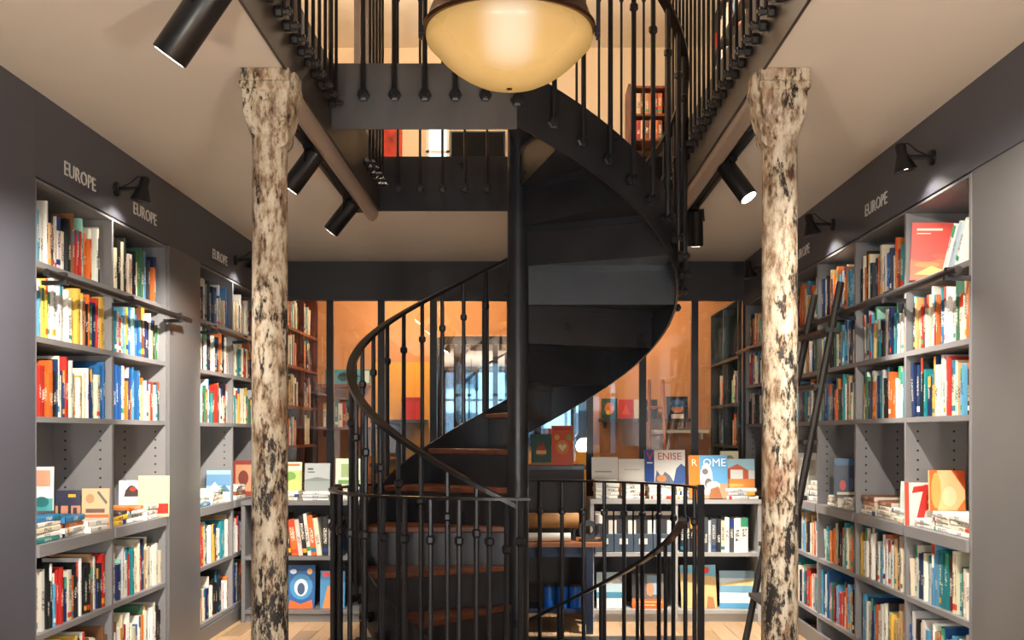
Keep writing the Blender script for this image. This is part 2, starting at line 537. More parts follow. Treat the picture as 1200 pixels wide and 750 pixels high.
# back room
struct('wall_far', MB().box(-2.5, 2.3, 10.6, 10.75, -.25, HC), ORANGE)

# shop front behind the camera
b = MB()
b.box(-2.5, -1.7, -2.2, -2.0, -.25, HC); b.box(1.7, 2.3, -2.2, -2.0, -.25, HC)
b.box(-1.7, 1.7, -2.2, -2.0, -.25, .45); b.box(-1.7, 1.7, -2.2, -2.0, 2.62, HC)
struct('wall_front', b, PANEL)
wf = MB()
for xx in (-1.68, -.86, 0, .86, 1.68): wf.box(xx-.03, xx+.03, -2.13, -2.05, .45, 2.62)
for zz in (.47, 2.0, 2.60): wf.box(-1.7, 1.7, -2.13, -2.05, zz-.025, zz+.025)
w1 = struct('window_1', wf, STEEL)
MB().box(-1.7, 1.7, -2.095, -2.09, .45, 2.62).build('pane', WGLASS, w1)

# the street outside the shop window
struct('ground', MB().box(-14, 14, -16, -2.25, -.3, -.12), mat('asphalt', S(176,176,172), .9, noise=.1, nscale=3))
fa = MB().box(-12, 12, -11.4, -11, -.2, 4.6)
t = thing('street_facade', 'pale blue-grey house front across the street outside the shop window', 'building', (0, -11, -.12))
fa.build('wall', mat('pale_blue_render', S(150,182,196), .9, noise=.08, nscale=2), t)
for k in range(-5, 6):
    for z0 in (.3, 2.6):
        MB().box(k*1.9-.55, k*1.9+.55, -10.999, -10.96, z0, z0+1.6).build('window', mat('facade_glass', S(60,84,100), .15) if (k, z0) == (-5, .3) else D.materials['facade_glass'], t)

# upper storey shell
struct('wall_upper_back', MB().box(-2.5, 2.5, 11.5, 11.65, ZF, 5.45), CREAM)
struct('wall_upper_left', MB().box(-2.65, -2.5, -2.2, 11.65, HC, 5.45), CREAM)
struct('wall_upper_right', MB().box(2.5, 2.65, -2.2, 11.65, HC, 5.45), CREAM)
struct('wall_upper_front', MB().box(-2.5, 2.5, -2.3, -2.2, HC, 5.45), CREAM)
struct('ceiling_upper', MB().box(-2.65, 2.65, -2.3, 11.65, 5.3, 5.45), CEIL)
struct('trim_17', MB().box(-1.37, -1.17, 8.9, 9.1, ZF, 5.3), mat('dark_brown_post', S(62,44,36), .5, noise=.2, nscale=5, stretch=(6,6,.6)))

# ================================================================== CAST IRON COLUMNS
def column(name, label, X, Y, sx):
    """sx: direction of the bracket that carries the beam beside the opening"""
    t = thing(name, label, 'column', (X, Y, 0))
    prof = [(.105,0),(.105,.04),(.085,.07),(.0735,.10),(.071,.6),(.0695,1.4),(.068,2.30),(.068,2.46)]
    MB().lathe(prof, 20, (X,Y,0)).build('shaft', COLUMN, t, smooth=True)
    # capital: swelling block under a square abacus
    b = MB()
    rings = [(.069,2.45,.0),(.080,2.475,.3),(.088,2.495,.5),(.096,2.53,.7),(.098,2.59,.8),(.096,2.612,.85),(.107,2.622,.9),(.107,2.645,.9),(.099,2.652,1),(.099,HC-.002,1)]
    n = 20; vs = []; fs = []
    for r, z, q in rings:
        for k in range(n):
            a = 2*math.pi*(k+.5)/n
            c, s_ = math.cos(a), math.sin(a)
            mm = max(abs(c), abs(s_)); f = (1-q) + q/mm*.93
            vs.append((X + r*c*f, Y + r*s_*f, z))
    for i in range(len(rings)-1):
        for k in range(n):
            fs.append((i*n+k, i*n+(k+1)%n, (i+1)*n+(k+1)%n, (i+1)*n+k))
    fs.append(tuple(range((len(rings)-1)*n, len(rings)*n)))
    b._add(vs, fs); b.build('capital', COLUMN, t, smooth=True)
    # scrolled bracket towards the opening, three stacked rolls
    b = MB()
    poly = [(.03,2.40),(.062,2.405),(.082,2.43),(.085,2.47),(.095,2.50),(.104,2.54),(.104,2.575),(.115,2.60),(.120,2.63),(.114,2.655),(.114,HC-.004),(.03,HC-.004)]
    m = len(poly)
    for yy0, yy1 in ((-.055, .055),):
        vs = [(X+sx*px, Y+yy0, pz) for px, pz in poly] + [(X+sx*px, Y+yy1, pz) for px, pz in poly]
        fs = [tuple(range(m)), tuple(range(2*m-1, m-1, -1))] + [(i, m+i, m+(i+1)%m, (i+1)%m) for i in range(m)]
        b._add(vs, fs)
    b.build('bracket', COLUMN, t, bevel=.01)
    return t
column('cast_iron_column', 'worn white cast iron column with chipped paint, left of the stair', -.995, 4.33, 1)
column('cast_iron_column', 'worn white cast iron column with rusty brown patches, right of the stair', .995, 4.33, -1)

# ================================================================== SPIRAL STAIR
STEP = 25.714; RISE = .21
def zs(th): return .79 + RISE*(th-90)/STEP
ST = thing('spiral_staircase', 'blackened steel spiral staircase with brown wooden treads winding up to the gallery', 'staircase', (CX, CY, 0))
MB().lathe([(.058,-2.3),(.058,2.96)], 24, (CX,CY,0)).build('centre_pole', STEEL, ST, smooth=True)
def sector(b, t0, t1, r0, r1, z0, z1, n=5):
    poly = [pol(t0+(t1-t0)*i/n, r1) for i in range(n+1)] + [pol(t1+(t0-t1)*i/2, r0) for i in range(3)]
    b.prism([(p.x, p.y) for p in poly][::-1], z0, z1)
def radial_plate(b, th, r0, r1, thick, z0, z1):
    d = pol(th, 1) - Vector((CX,CY,0)); sd = Vector((-d.y, d.x, 0))*thick/2
    a, c = pol(th, r0), pol(th, r1)
    vs = [a-sd, c-sd, c+sd, a+sd]
    b.prism([(p.x,p.y) for p in vs], z0, z1)
def nosing(k): return 90 + STEP*(k-4)
for k in range(1, 15):
    z = zs(nosing(k)); t0 = nosing(k); t1 = min(nosing(k+1), 365) if k < 14 else 366
    b = MB(); sector(b, t0-1.6, t1-.3, .05, .852, z-.032, z)
    tr = b.build('tread', TREADW, ST, bevel=.006)
    b = MB(); sector(b, t0+.2, t1-.2, .05, .854, z-.042, z-.033)
    radial_plate(b, t0+1.2, .05, .853, .012, z-.075, z-.042)       # stiffening lip
    b.build('tread_pan', STEEL, tr)
    b = MB(); radial_plate(b, t0+.5, .05, .853, .008, z-RISE-.046, z-.034)
    for rr in (.2, .42, .64, .80):                                  # bolt heads along the fold
        p = pol(t0-.3 if rr > .3 else t0-1, rr)
        b.lathe([(.0,.0),(.011,.0),(.011,.012),(0,.012)], 6, (p.x, p.y, z-RISE-.012))
    b.build('riser', STEEL, ST)
z = ZF
b = MB(); radial_plate(b, 366, .05, .853, .008, zs(nosing(14))-.03, ZF-.03); b.build('riser', STEEL, ST)
# helical outer stringer
b = MB(); vs = []; fs = []
N_ = 96
for i in range(N_+1):
    th = -4 + 364.0*i/N_
    for r in (RS-.012, RS):
        for dz in (-.255, .03):
            p = pol(th, r, max(zs(th)+dz, -.01)); vs.append(p)
for i in range(N_):
    a = 4*i; c = a+4
    fs += [(a,a+1,c+1,c), (a+2,c+2,c+3,a+3), (a+1,a+3,c+3,c+1), (a,c,c+2,a+2)]
fs += [(0,2,3,1), (4*N_, 4*N_+1, 4*N_+3, 4*N_+2)]
b._add(vs, fs); b.build('outer_stringer', STEEL, ST, smooth=True)
# landing at the top with its front plate
YF = CY - RS
b = MB(); b.box(-OX+.014, CX, YF+.002, CY+.05, ZF-.04, ZF); b.build('landing', STEEL, ST)
b = MB(); b.box(-OX+.014, CX, YF, YF+.012, 2.728, ZF+.005); b.build('landing_fascia', FASCIA, ST)

def bal_mesh(L, collar, r=.0125):
    b = MB()
    b.lathe([(0,-.012),(r*.9,-.010),(r,0),(r,collar-.022),(r*1.75,collar-.012),(r*1.75,collar+.012),(r,collar+.022),(r,L),(0,L)], 8)
    return b.mesh('baluster', IRON, True)
def nut_mesh():
    b = MB(); b.M = Matrix.Rotation(R(90), 4, 'X')      # axis along local -y
    b.lathe([(0,-.034),(.026,-.034),(.030,-.026),(.030,-.006),(.018,-.002),(.018,.012),(.023,.014),(.023,.024),(.012,.025),(.012,.033),(0,.033)], 6)
    return b.mesh('nut', IRON)
NUT = nut_mesh()
def baluster(me, pos, rz, parent, nut=True, ns=1.0):
    o = inst('baluster', me, pos, (0,0,rz), parent)
    if nut:
        n = D.objects.new('nut', NUT); COL.objects.link(n); n.parent = o; n.scale = (ns, 1, ns)
    return o
RB = .905
bm_stair = bal_mesh(1.05, .83)
th = 3.0
while th < 352:
    p = pol(th, RB, zs(th)-.15)
    baluster(bm_stair, p, -R(th), ST); th += 9.1
bm_land = bal_mesh(1.22, .95)
for px in (389, 426.5, 463, 498.5, 534, 569, 606):
    baluster(bm_land, ((px-615)/250.0, YF-.034, 2.88 if px < 600 else 2.855), 0, ST)
b = MB()
fr = []
for i in range(121):
    th = 0 + 358.0*i/120
    p = pol(th, RB, zs(th)+.905); c = pol(th, 1)-Vector((CX,CY,0)); fr.append((p, c))
fr += [((x_, YF-.034, 4.10), (0,1,0)) for x_ in (-.2, -.9)] if False else []
b.sweep(fr, .046, .022); b.build('handrail', RAILTOP, ST)
b = MB(); b.box(-OX+.02, CX+.02, YF-.056, YF-.012, 4.09, 4.11); b.build('landing_handrail', RAILTOP, ST)

# guard round the stair well
GD = thing('stairwell_guard', 'waist-high black iron railing circling the foot of the spiral staircase', 'railing', (CX, CY, 0))
RG = 1.0
b = MB(); b.sweep([(pol(t, RG, 1.0), pol(t, 1)-Vector((CX,CY,0))) for t in [-3.5 + 273.5*i/90 for i in range(91)]], .045, .012)
b.build('handrail', RAILTOP, GD)
bm_guard = bal_mesh(.99, .80, .013)
th = -1.0
while th < 266:
    if True: baluster(bm_guard, pol(th, RG, .006), -R(th), GD, nut=False)
    th += 8.2
for th in (94, 270):
    p = pol(th, RG)
    b = MB(); b.box(p.x-.018, p.x+.018, p.y-.018, p.y+.018, 0, 1.02); b.build('post', IRON, GD, bevel=.003)
# flight down to the basement
BS = thing('basement_stair', 'black steel steps and curved handrail winding down below the floor', 'staircase', (CX, CY, -2.3))
def zb(th): return -.07 + RISE*(th-270)/STEP
for k in range(0, 10):
    t1 = 270 - STEP*k; z = -.004 - RISE*(k+1)
    b = MB(); sector(b, t1-STEP-.5, t1, .06, .90, z-.03, z); b.build('tread', STEEL, BS)
    b = MB(); radial_plate(b, t1, .06, .90, .008, z, z+RISE-.02); b.build('riser', STEEL, BS)
b = MB()
pts = [pol(t, .90, zb(t)+.90) for t in range(100, 271, 5)] + [pol(273, .905, .86), pol(275.5, .92, .845), pol(276, .945, .83)]
b.sweep([(p, Vector((p.x-CX, p.y-CY, 0))) for p in pts[:-3]] , .042, .022); b.build('handrail', RAILTOP, BS)
for t in range(106, 268, 18):
    b = MB(); p = pol(t, .90, 0); b.tube([(p.x,p.y,zb(t)-.18), (p.x,p.y,zb(t)+.9)], .011, 8); b.build('baluster', IRON, BS, smooth=True)

# gallery railing round the opening above
GR = thing('gallery_railing', 'black iron balustrade bolted round the edge of the upper gallery opening', 'railing', (0, OY1, ZF))
bm_gal = bal_mesh(1.27, 1.17, .008)
y = OY0 + .12
while y < OY1 - .06:
    if not (YF-.02 < y < CY+.1):
        baluster(bm_gal, (-OX+.046, y, 2.83), R(90), GR, ns=.72)
    baluster(bm_gal, (OX-.046, y, 2.83), R(-90), GR, ns=.72)
    y += .14
for k in range(13):
    baluster(bm_gal, (-.79 + .139*k - .0, OY1-.046, 2.83), 0, GR, ns=.9)
b = MB()
b.box(-OX+.02, -OX+.065, OY0+.02, YF-.02, 4.09, 4.11); b.box(-OX+.02, -OX+.065, CY+.1, OY1-.02, 4.09, 4.11)
b.box(OX-.065, OX-.02, OY0+.02, OY1-.02, 4.09, 4.11); b.box(-OX+.066, OX-.066, OY1-.065, OY1-.02, 4.09, 4.11)
b.build('handrail', RAILTOP, GR)

# ================================================================== BOOKCASES
def bookcase(name, label, sx, X, depth, edges, rows, top, m=INNER, mb_=INNER, z0=0.0, holes=None, display=None, cat='bookcase', th=.024):
    """sx: -1 left wall, +1 right wall; edges: Y of the uprights; rows: z of shelf tops"""
    f = sx*X; bk = sx*(X+depth)
    t = thing(name, label, cat, (sx*(X+depth/2), (edges[0]+edges[-1])/2, z0))
    MB().box(bk-sx*.015, bk, edges[0], edges[-1], z0, top).build('back_panel', mb_, t)
    for i, y in enumerate(edges):
        lo = y if i == 0 else (y-th if i == len(edges)-1 else y-th/2)
        up = MB().box(f, bk-sx*.016, lo, lo+th, z0, top).build('upright', m, t)
        if holes and i > 0:
            b = MB()
            for xx in (f+sx*.055, f+sx*.225):
                zz = holes[0]
                while zz < holes[1]:
                    b.box(xx-.0045, xx+.0045, lo-.0012, lo, zz-.0045, zz+.0045); zz += .045
            b.build('pin_holes', HOLE, up, kind='stuff')
    for i in range(len(edges)-1):
        a = edges[i] + (th if i == 0 else th/2); c = edges[i+1] - (th if i == len(edges)-2 else th/2)
        for z in rows:
            ext = .0; tk = .024
            if display is not None and abs(z-display) < 1e-4: ext, tk = .012, .05
            MB().box(f-sx*ext, bk-sx*.016, a+.001, c-.001, z-tk, z).build('shelf', m, t)
        MB().box(f, bk-sx*.016, a+.001, c-.001, top-.012, top-.001).build('shelf', m, t)
    return t

LROWS = [2.01, 1.70, 1.37, .84, .47, .12]
RROWS = [2.00, 1.685, 1.376, .87, .54, .20]
LE1 = [4.52, 5.383, 6.195]; LE2 = [6.79, 7.60, 8.41]
RE = [4.446, 5.22, 6.01, 6.785, 7.56, 8.33, 9.0]
bl1 = bookcase('bookcase', 'grey built-in bookcase of two bays on the left wall, nearest the viewer', -1, 2.0, .30, LE1, LROWS, HDR-.004, holes=(.95,1.34), display=.84)
bl2 = bookcase('bookcase', 'grey built-in bookcase on the left wall beyond the lit pilaster', -1, 2.0, .30, LE2, LROWS, HDR-.004, holes=(.95,1.34), display=.84)
br1 = bookcase('bookcase', 'long grey built-in bookcase with a ladder along the right wall', 1, 1.79, .30, RE, RROWS, HDR-.004, holes=(.95,1.34), display=.87)

def rail(sx, X, y0, y1, z, parent, ys):
    b = MB(); b.tube([(sx*(X-.085), y0, z), (sx*(X-.085), y1, z)], .016, 10); b.build('ladder_rail', RAILTOP, parent, smooth=True)
    for y in ys:
        b = MB(); b.box(sx*(X-.105), sx*(X+.0), y-.012, y+.012, z-.03, z-.012)
        b.box(sx*(X-.10), sx*(X-.07), y-.014, y+.014, z-.03, z+.022); b.build('rail_bracket', IRON, parent)
rail(-1, 2.0, 4.44, 6.34, 1.945, bl1, (4.60, 5.385, 6.15))
rail(-1, 2.0, 6.72, 8.5, 1.945, bl2, (6.85, 7.6, 8.35))
rail(1, 1.79, 4.36, 8.9, 1.945, br1, (4.46, 5.22, 6.01, 7.56, 8.33))

# ------------------------------------------------------------------ shelved books
def book_geo():
    """unit book: thickness x, depth y with the spine at y=-.5, height z 0..1 -> verts, uvr, faces, material"""
    v = []; a = []; f = []; mi = []
    def quad(ps, m, sp=0):
        b0 = len(v)
        for p in ps:
            v.append(p); a.append((p[0], p[2], sp))
        f.append(tuple(range(b0, b0+len(ps)))); mi.append(m)
    # rounded spine in three strips, boards, pages set in
    sp = [(-.5,-.475), (-.28,-.498), (.28,-.498), (.5,-.475)]
    for (x0,y0), (x1,y1) in zip(sp[:-1], sp[1:]):
        quad([(x0,y0,0),(x1,y1,0),(x1,y1,1),(x0,y0,1)], 0, 1)
    for s in (-1, 1):
        x0, x1 = (-.5, -.43) if s < 0 else (.43, .5)
        o, i_ = (x0, x1) if s < 0 else (x1, x0)
        q = [(o,.5,0),(o,-.475,0),(o,-.475,1),(o,.5,1)]
        quad(q if s < 0 else q[::-1], 0)
        quad([(x0,.5,0),(x0,.5,1),(x1,.5,1),(x1,.5,0)], 0)
        quad([(x0,-.475,1),(x1,-.475,1),(x1,.5,1),(x0,.5,1)], 0)
        q = [(i_,.5,0),(i_,.5,1),(i_,-.475,1),(i_,-.475,0)]
        quad(q if s < 0 else q[::-1], 0)
    quad([sp[0]+(1,), sp[1]+(1,), sp[2]+(1,), sp[3]+(1,)], 0)
    quad([(-.43,-.475,.985),(.43,-.475,.985),(.43,.47,.985),(-.43,.47,.985)], 1)
    quad([(-.43,.47,.015),(-.43,.47,.985),(.43,.47,.985),(.43,.47,.015)], 1)
    quad([(-.5,-.475,0),(-.5,.5,0),(.5,.5,0),(.5,-.475,0)], 0)
    return v, a, f, mi
BV, BA, BF, BMI = book_geo()
def book_mesh():
    me = D.meshes.new('book'); me.from_pydata(BV, [], BF)
    me.materials.append(COVER); me.materials.append(PAGES)
    me.polygons.foreach_set('material_index', BMI)
    at = me.attributes.new('Uvr', 'FLOAT_VECTOR', 'POINT'); at.data.foreach_set('vector', [c for p in BA for c in p])
    return me
BOOK = book_mesh()

PAL = [('white', (242,238,228), 26), ('cream', (232,218,190), 18), ('pale grey', (206,206,204), 9), ('black', (26,26,30), 9),
       ('charcoal', (58,58,66), 5), ('teal', (26,140,146), 6), ('sky blue', (84,164,206), 6), ('navy', (28,48,96), 7), ('blue', (30,98,170), 5),
       ('red', (204,40,32), 6), ('orange', (236,110,34), 8), ('yellow', (238,186,66), 4), ('green', (64,120,84), 2),
       ('brown', (130,78,46), 4), ('mint', (150,214,196), 3), ('tan', (206,164,112), 4), ('burgundy', (110,30,40), 2)]
PALC = dict((n, c) for n, c, w in PAL)
PN = [n for n, c, w in PAL]; PW = [w for n, c, w in PAL]
ORD = ['first','second','third','fourth','fifth','sixth','seventh','eighth','ninth','tenth','eleventh','twelfth','thirteenth','fourteenth','fifteenth',
       'sixteenth','seventeenth','eighteenth','nineteenth','twentieth','twenty-first','twenty-second','twenty-third','twenty-fourth','twenty-fifth',
       'twenty-sixth','twenty-seventh','twenty-eighth','twenty-ninth','thirtieth','thirty-first','thirty-second','thirty-third','thirty-fourth','thirty-fifth','thirty-sixth','thirty-seventh']
SPECS = []
def fill_row(sx, X, y0, y1, z, hmax, where, group, seed, fill=1.0, bright=1.0, bias=None, size=1.0, lean_end=True, scr=True):
    """spine-out books along a shelf; y0 near, y1 far"""
    rg = random.Random(seed)
    row = []; y = y0 + .004; end = y0 + (y1-y0)*fill - .004
    tone = None; last = None
    while True:
        if tone is None or rg.random() < .80:
            tone = rg.choices(PN, [w*(bias.get(n, 1) if bias else 1) for n, w in zip(PN, PW)])[0]
        t = rg.choice([.014,.018,.020,.023,.026,.03,.034,.042])*size*rg.uniform(.9,1.1)
        if y + t > end: break
        h = min(hmax-.012, rg.choice([.18,.19,.20,.21,.22,.235,.25,.27])*rg.uniform(.97,1.03))
        d = min(.25, h*rg.uniform(.66,.76))
        c = PALC[tone]
        j = rg.uniform(.86, 1.06)
        g_ = sum(c)/3.0
        c = tuple(min(255, max(0, (q*.88+g_*.12)*j + rg.uniform(-6,6))) for q in c)
        row.append(dict(sx=sx, X=X, y=y+t/2, z=z, t=t, h=h, d=d, rec=rg.uniform(.012,.034), c=c, tone=tone, lean=0.0, where=where, group=group, scr=scr))
        y += t + (.0006 if rg.random() < .8 else .004)
    # the last two or three may lean into the remaining gap
    n = len(row)
    order = row if sx < 0 else row[::-1]
    if lean_end and n > 5 and rg.random() < .45:
        gap = end + .004 - (row[-1]['y'] + row[-1]['t']/2)
        a = min(.16, max(0.0, (gap-.004)/row[-1]['h']))
        if a > .03:
            row[-1]['lean'] = a
    for i, r_ in enumerate(order):
        r_['ord'] = i
        th_ = 'slim' if r_['t'] < .021 else ('thick' if r_['t'] > .038 else '')
        r_['label'] = ' '.join(('%s %s book, %s from left, %s' % (th_, r_['tone'], ORD[min(i, 36)], where)).split())
        SPECS.append(r_)

ROWN = ['top row', 'second row', 'third row', None, 'row below display', 'bottom row']
LB = [('nearest left-wall bookcase bay', LE1[0]+.024, LE1[1]-.012), ('second left-wall bookcase bay', LE1[1]+.012, LE1[2]-.024),
      ('left bookcase bay past pilaster', LE2[0]+.024, LE2[1]-.012), ('last left-wall bookcase bay', LE2[1]+.012, LE2[2]-.024)]
RBN = ['%s right-wall bookcase bay' % w for w in ('nearest', 'second', 'third', 'fourth', 'fifth', 'last')]
sd = 100
for bi, (nm, a, c) in enumerate(LB):
    for ri, z in enumerate(LROWS):
        sd += 1
        if ri == 3: continue
        hm = (HDR-.02 if ri == 0 else LROWS[ri-1]-.03) - z
        fill_row(-1, 2.0, a, c, z, hm, ROWN[ri] + ', ' + nm, 'books shelved on the left wall', sd, fill=1.0 if ri else .93)
for bi, nm in enumerate(RBN):
    a = RE[bi] + (.024 if bi == 0 else .012); c = RE[bi+1] - (.024 if bi == 5 else .012)
    for ri, z in enumerate(RROWS):
        sd += 1
        if ri == 3 or (bi == 0 and ri == 0): continue
        hm = (HDR-.02 if ri == 0 else RROWS[ri-1]-.03) - z
        fl = 1.0
        if bi == 1 and ri == 0: a_, fl = a+.06, 1.0
        else: a_ = a
        fill_row(1, 1.79, a_, c, z, hm, ROWN[ri] + ', ' + nm, 'books shelved on the right wall', sd, fill=fl,
                 bias={'teal':2,'sky blue':2,'orange':1.6,'green':1.6,'white':.8,'cream':.8})
# custom leaning white books on the top right shelf
for i, (yy, cc, tone) in enumerate(((4.80,(236,234,230),'white'), (4.735,(180,196,206),'grey blue'), (4.67,(240,238,232),'white'))):
    SPECS.append(dict(sx=1, X=1.79, y=yy, z=2.0, t=.03, h=.21, d=.16, rec=.02, c=cc, tone=tone, lean=-.62, ord=i, where='', group='books shelved on the right wall', scr=True,
                      label='%s book slumped sideways, %s of three, on top right-wall shelf' % (tone, ['left','middle','right'][i])))

# ================================================================== DISPLAY BOOKS AND STACKS
def art_mesh(b, art, w, h, y):
    for a in art:
        k = a[0]
        if k == 'r':
            _, x0, z0, x1, z1, c = a; b.col = S(*c)
            P = [(x0,z0),(x1,z0),(x1,z1),(x0,z1)]
        elif k == 'e':
            _, cx_, cz_, rx, rz, c = a; b.col = S(*c)
            P = [(cx_+rx*math.cos(2*math.pi*i/14), cz_+rz*math.sin(2*math.pi*i/14)) for i in range(14)]
        elif k == 'p':
            _, P, c = a; b.col = S(*c)
        b._add([((px-.5)*w, y, pz*h) for px, pz in P], [tuple(range(len(P)))])
        y -= .0003
    return b

def display_book(name, label, w, h, t, loc, rotz=0, tilt=0, col=(240,236,226), art=(), titles=(), group=None, cat='book', roll=0):
    t_ = thing(name, label, cat, loc, (R(-tilt), R(roll), R(rotz)), group, local=True)
    b = MB(); bt = min(.004, t*.2)
    b.col = S(*col)
    b.box(-w/2, w/2, -t/2, -t/2+bt, 0, h); b.box(-w/2, w/2, t/2-bt, t/2, 0, h); b.box(-w/2, -w/2+bt, -t/2+bt, t/2-bt, 0, h)
    b.build('cover', PRINT, t_)
    b = MB(); b.box(-w/2+bt, w/2-.004, -t/2+bt, t/2-bt, .004, h-.004); b.build('pages', PAGES, t_)
    if art:
        art = [('r',.015,.012,.985,.988,col)] + list(art)
        art_mesh(MB(), art, w, h, -t/2-.0006).build('cover_print', PRINT, t_)
    for txt, cx_, cz_, size, c, sx_ in titles:
        mm = mat('title_ink', S(*c), .5)
        me = text_mesh('title', txt, size, .0003, mm, sx=sx_)
        o = inst('title', me, ((cx_-.5)*w, -t/2-.0055, cz_*h), (R(90),0,0), t_)
    return t_

STACKN = ['bottom', 'second', 'third', 'fourth', 'fifth', 'sixth', 'seventh']
def stack(where, X, Y, z, cols, w, h, t, rotz, jitter=.02, seed=1, group='flat stacks of books on display'):
    """books lying flat: returns the top height"""
    rg = random.Random(seed)
    n = len(cols)
    for i, (nm, c) in enumerate(cols):
        tt = t*rg.uniform(.8, 1.25)
        rz = R(rotz) + rg.uniform(-.06, .06)
        o = D.objects.new('book', BOOK); COL.objects.link(o)
        k = rg.uniform(.92, 1.0)
        o.scale = (tt, w*k, h*k)
        M = Matrix.Translation((X+rg.uniform(-jitter, jitter), Y+rg.uniform(-jitter, jitter), z)) @ Matrix.Rotation(rz, 4, 'Z') @ \
            Matrix.Translation((-h*k/2, 0, tt/2)) @ Matrix.Rotation(R(90), 4, 'Y')
        # unit x (thickness) -> -z, unit z (height) -> +x
        o.matrix_world = M @ Matrix.Diagonal((tt, w*k, h*k, 1))
        o.color = S(*c)
        pos = 'single' if n == 1 else ('top' if i == n-1 else STACKN[i])
        tag(o, ('flat %s book, %s in stack %s' % (nm, pos, where)), 'book', group)
        z += tt + .0005
    return z

Wt = ('white', (240,238,230)); Cr = ('cream', (232,220,196)); Bl = ('blue', (60,130,180)); Or = ('orange', (226,120,50)); Tl = ('teal', (40,130,130))
Ye = ('yellow', (240,190,60)); Rd = ('red', (200,50,40)); Gy = ('grey', (180,180,180)); Br = ('brown', (150,90,60)); Dk = ('charcoal', (60,60,70)); Pk = ('pink', (226,160,140))
# left wall, nearest display shelf
zl = .8405
stack('at left end of nearest left display shelf', -2.10, 4.70, zl, [Tl, Wt, Cr, Wt, Bl], .17, .24, .022, 90, .008, 3)
stack('in front middle of nearest left display shelf', -2.10, 4.97, zl, [Wt, Wt, Or, Bl], .17, .24, .022, 90, .008, 4)
stack('at right end of nearest left display shelf', -2.08, 5.22, zl, [Wt, Wt], .15, .22, .024, 90, .006, 5)
display_book('display_book', 'white and teal illustrated book standing at left end of left display shelf', .10, .19, .02, (-2.09, 4.79, .966), 12, 4, (236,234,226),
             [('r',.1,.55,.9,.92,(230,150,120)), ('r',.0,.0,1,.28,(70,150,150)), ('e',.55,.2,.3,.12,(40,110,110))])
display_book('display_book', 'dark purple city-at-dusk paperback facing out on left display shelf', .115, .185, .018, (-2.20, 5.345, zl), 10, 4, (70,64,80),
             [('r',0,.6,1,1,(60,62,84)), ('r',0,.3,1,.6,(214,150,120)), ('r',.1,.25,.22,.7,(60,50,60)), ('r',.5,.2,.62,.62,(50,46,60)), ('r',.7,.25,.85,.55,(70,56,66)), ('r',.5,.82,.8,.9,(236,190,70))])
display_book('display_book', 'tan and orange illustrated paperback facing out on left display shelf', .125, .195, .018, (-2.065, 5.335, zl), 8, 4, (226,190,150),
             [('r',0,0,1,.36,(222,110,60)), ('e',.3,.75,.16,.12,(200,150,110)), ('p',[(.55,.9),(.9,.6),(.95,.66),(.62,.94)],(110,110,100)), ('r',.15,.4,.85,.5,(120,90,80))])
# left wall, second display shelf
stack('at left end of second left display shelf', -2.09, 5.54, zl, [Ye, Ye, Dk], .15, .20, .022, 90, .006, 6)
stack('in the middle of second left display shelf', -2.09, 5.76, zl, [Wt, Wt, Wt, Or], .15, .21, .022, 90, .008, 7)
stack('at right end of second left display shelf', -2.08, 5.99, zl, [Wt, Wt, Cr], .15, .20, .026, 90, .006, 8)
display_book('display_book', 'white book with a dark round dome on its cover, left display shelf', .135, .20, .018, (-2.175, 6.135, zl), 8, 4, (240,238,232),
             [('p',[(.2,.55),(.26,.72),(.4,.84),(.5,.87),(.62,.84),(.76,.72),(.82,.55)],(70,56,54)), ('e',.55,.76,.12,.06,(206,60,40)), ('r',.25,.25,.75,.29,(150,150,150))])
display_book('display_book', 'pale yellow book with a red band facing out beside the pilaster', .165, .225, .02, (-2.055, 6.14, zl), 4, 3, (244,226,164),
             [('r',0,0,1,.32,(214,44,34)), ('r',0,.0,1,.07,(244,226,164))])
# left wall past the pilaster
stack('on first display shelf past the left pilaster', -2.09, 7.0, zl, [Bl, Wt, Wt], .16, .22, .022, 90, .006, 9)
stack('below the blue landscape book past the left pilaster', -2.09, 7.3, zl, [Wt, Cr, Wt, Wt], .16, .24, .022, 90, .006, 10)
display_book('display_book', 'blue and white landscape photo book past the left pilaster', .16, .21, .018, (-2.08, 7.53, zl), 6, 4, (150,180,200),
             [('r',0,.5,1,.86,(96,140,180)), ('p',[(0,.3),(.35,.62),(.7,.3)],(236,240,242)), ('p',[(.4,.3),(.75,.55),(1,.3)],(80,110,140)), ('r',0,0,1,.3,(226,220,210))])
stack('on last left-wall display shelf', -2.09, 7.85, zl, [Wt, Br, Wt, Wt], .17, .22, .026, 90, .006, 11)
display_book('display_book', 'red-brown framed picture book on last left-wall display shelf', .15, .26, .02, (-2.08, 8.2, zl), 6, 4, (150,52,36),
             [('r',.12,.12,.88,.88,(206,150,110)), ('e',.5,.5,.25,.22,(120,50,36))])

# right wall, nearest display shelf
zr = .8705
stack('at near end of nearest right display shelf', 1.90, 4.62, zr, [Wt, Cr, Wt, Wt], .18, .24, .020, -90, .006, 12)
ztop = stack('under the orange book at right', 1.90, 4.86, zr, [Wt, Wt, Cr, Wt], .17, .22, .021, -90, .006, 13)
stack('before the red abstract book at right', 1.885, 5.06, zr, [Wt, Wt], .15, .17, .022, -90, .004, 14)
display_book('display_book', 'white book with bold red brush strokes facing out, right display shelf', .165, .20, .02, (1.86, 5.185, zr), -6, 4, (240,232,222),
             [('r',0,0,.12,1,(214,70,40)), ('p',[(.3,.1),(.5,.1),(.75,.95),(.55,.95)],(206,40,34)), ('p',[(.2,.75),(.95,.85),(.98,.98),(.25,.9)],(206,40,34)),
              ('p',[(.5,.3),(.95,.52),(.95,.66),(.55,.48)],(206,40,34)), ('p',[(.85,.5),(1,.5),(1,1),(.88,1)],(206,40,34))])
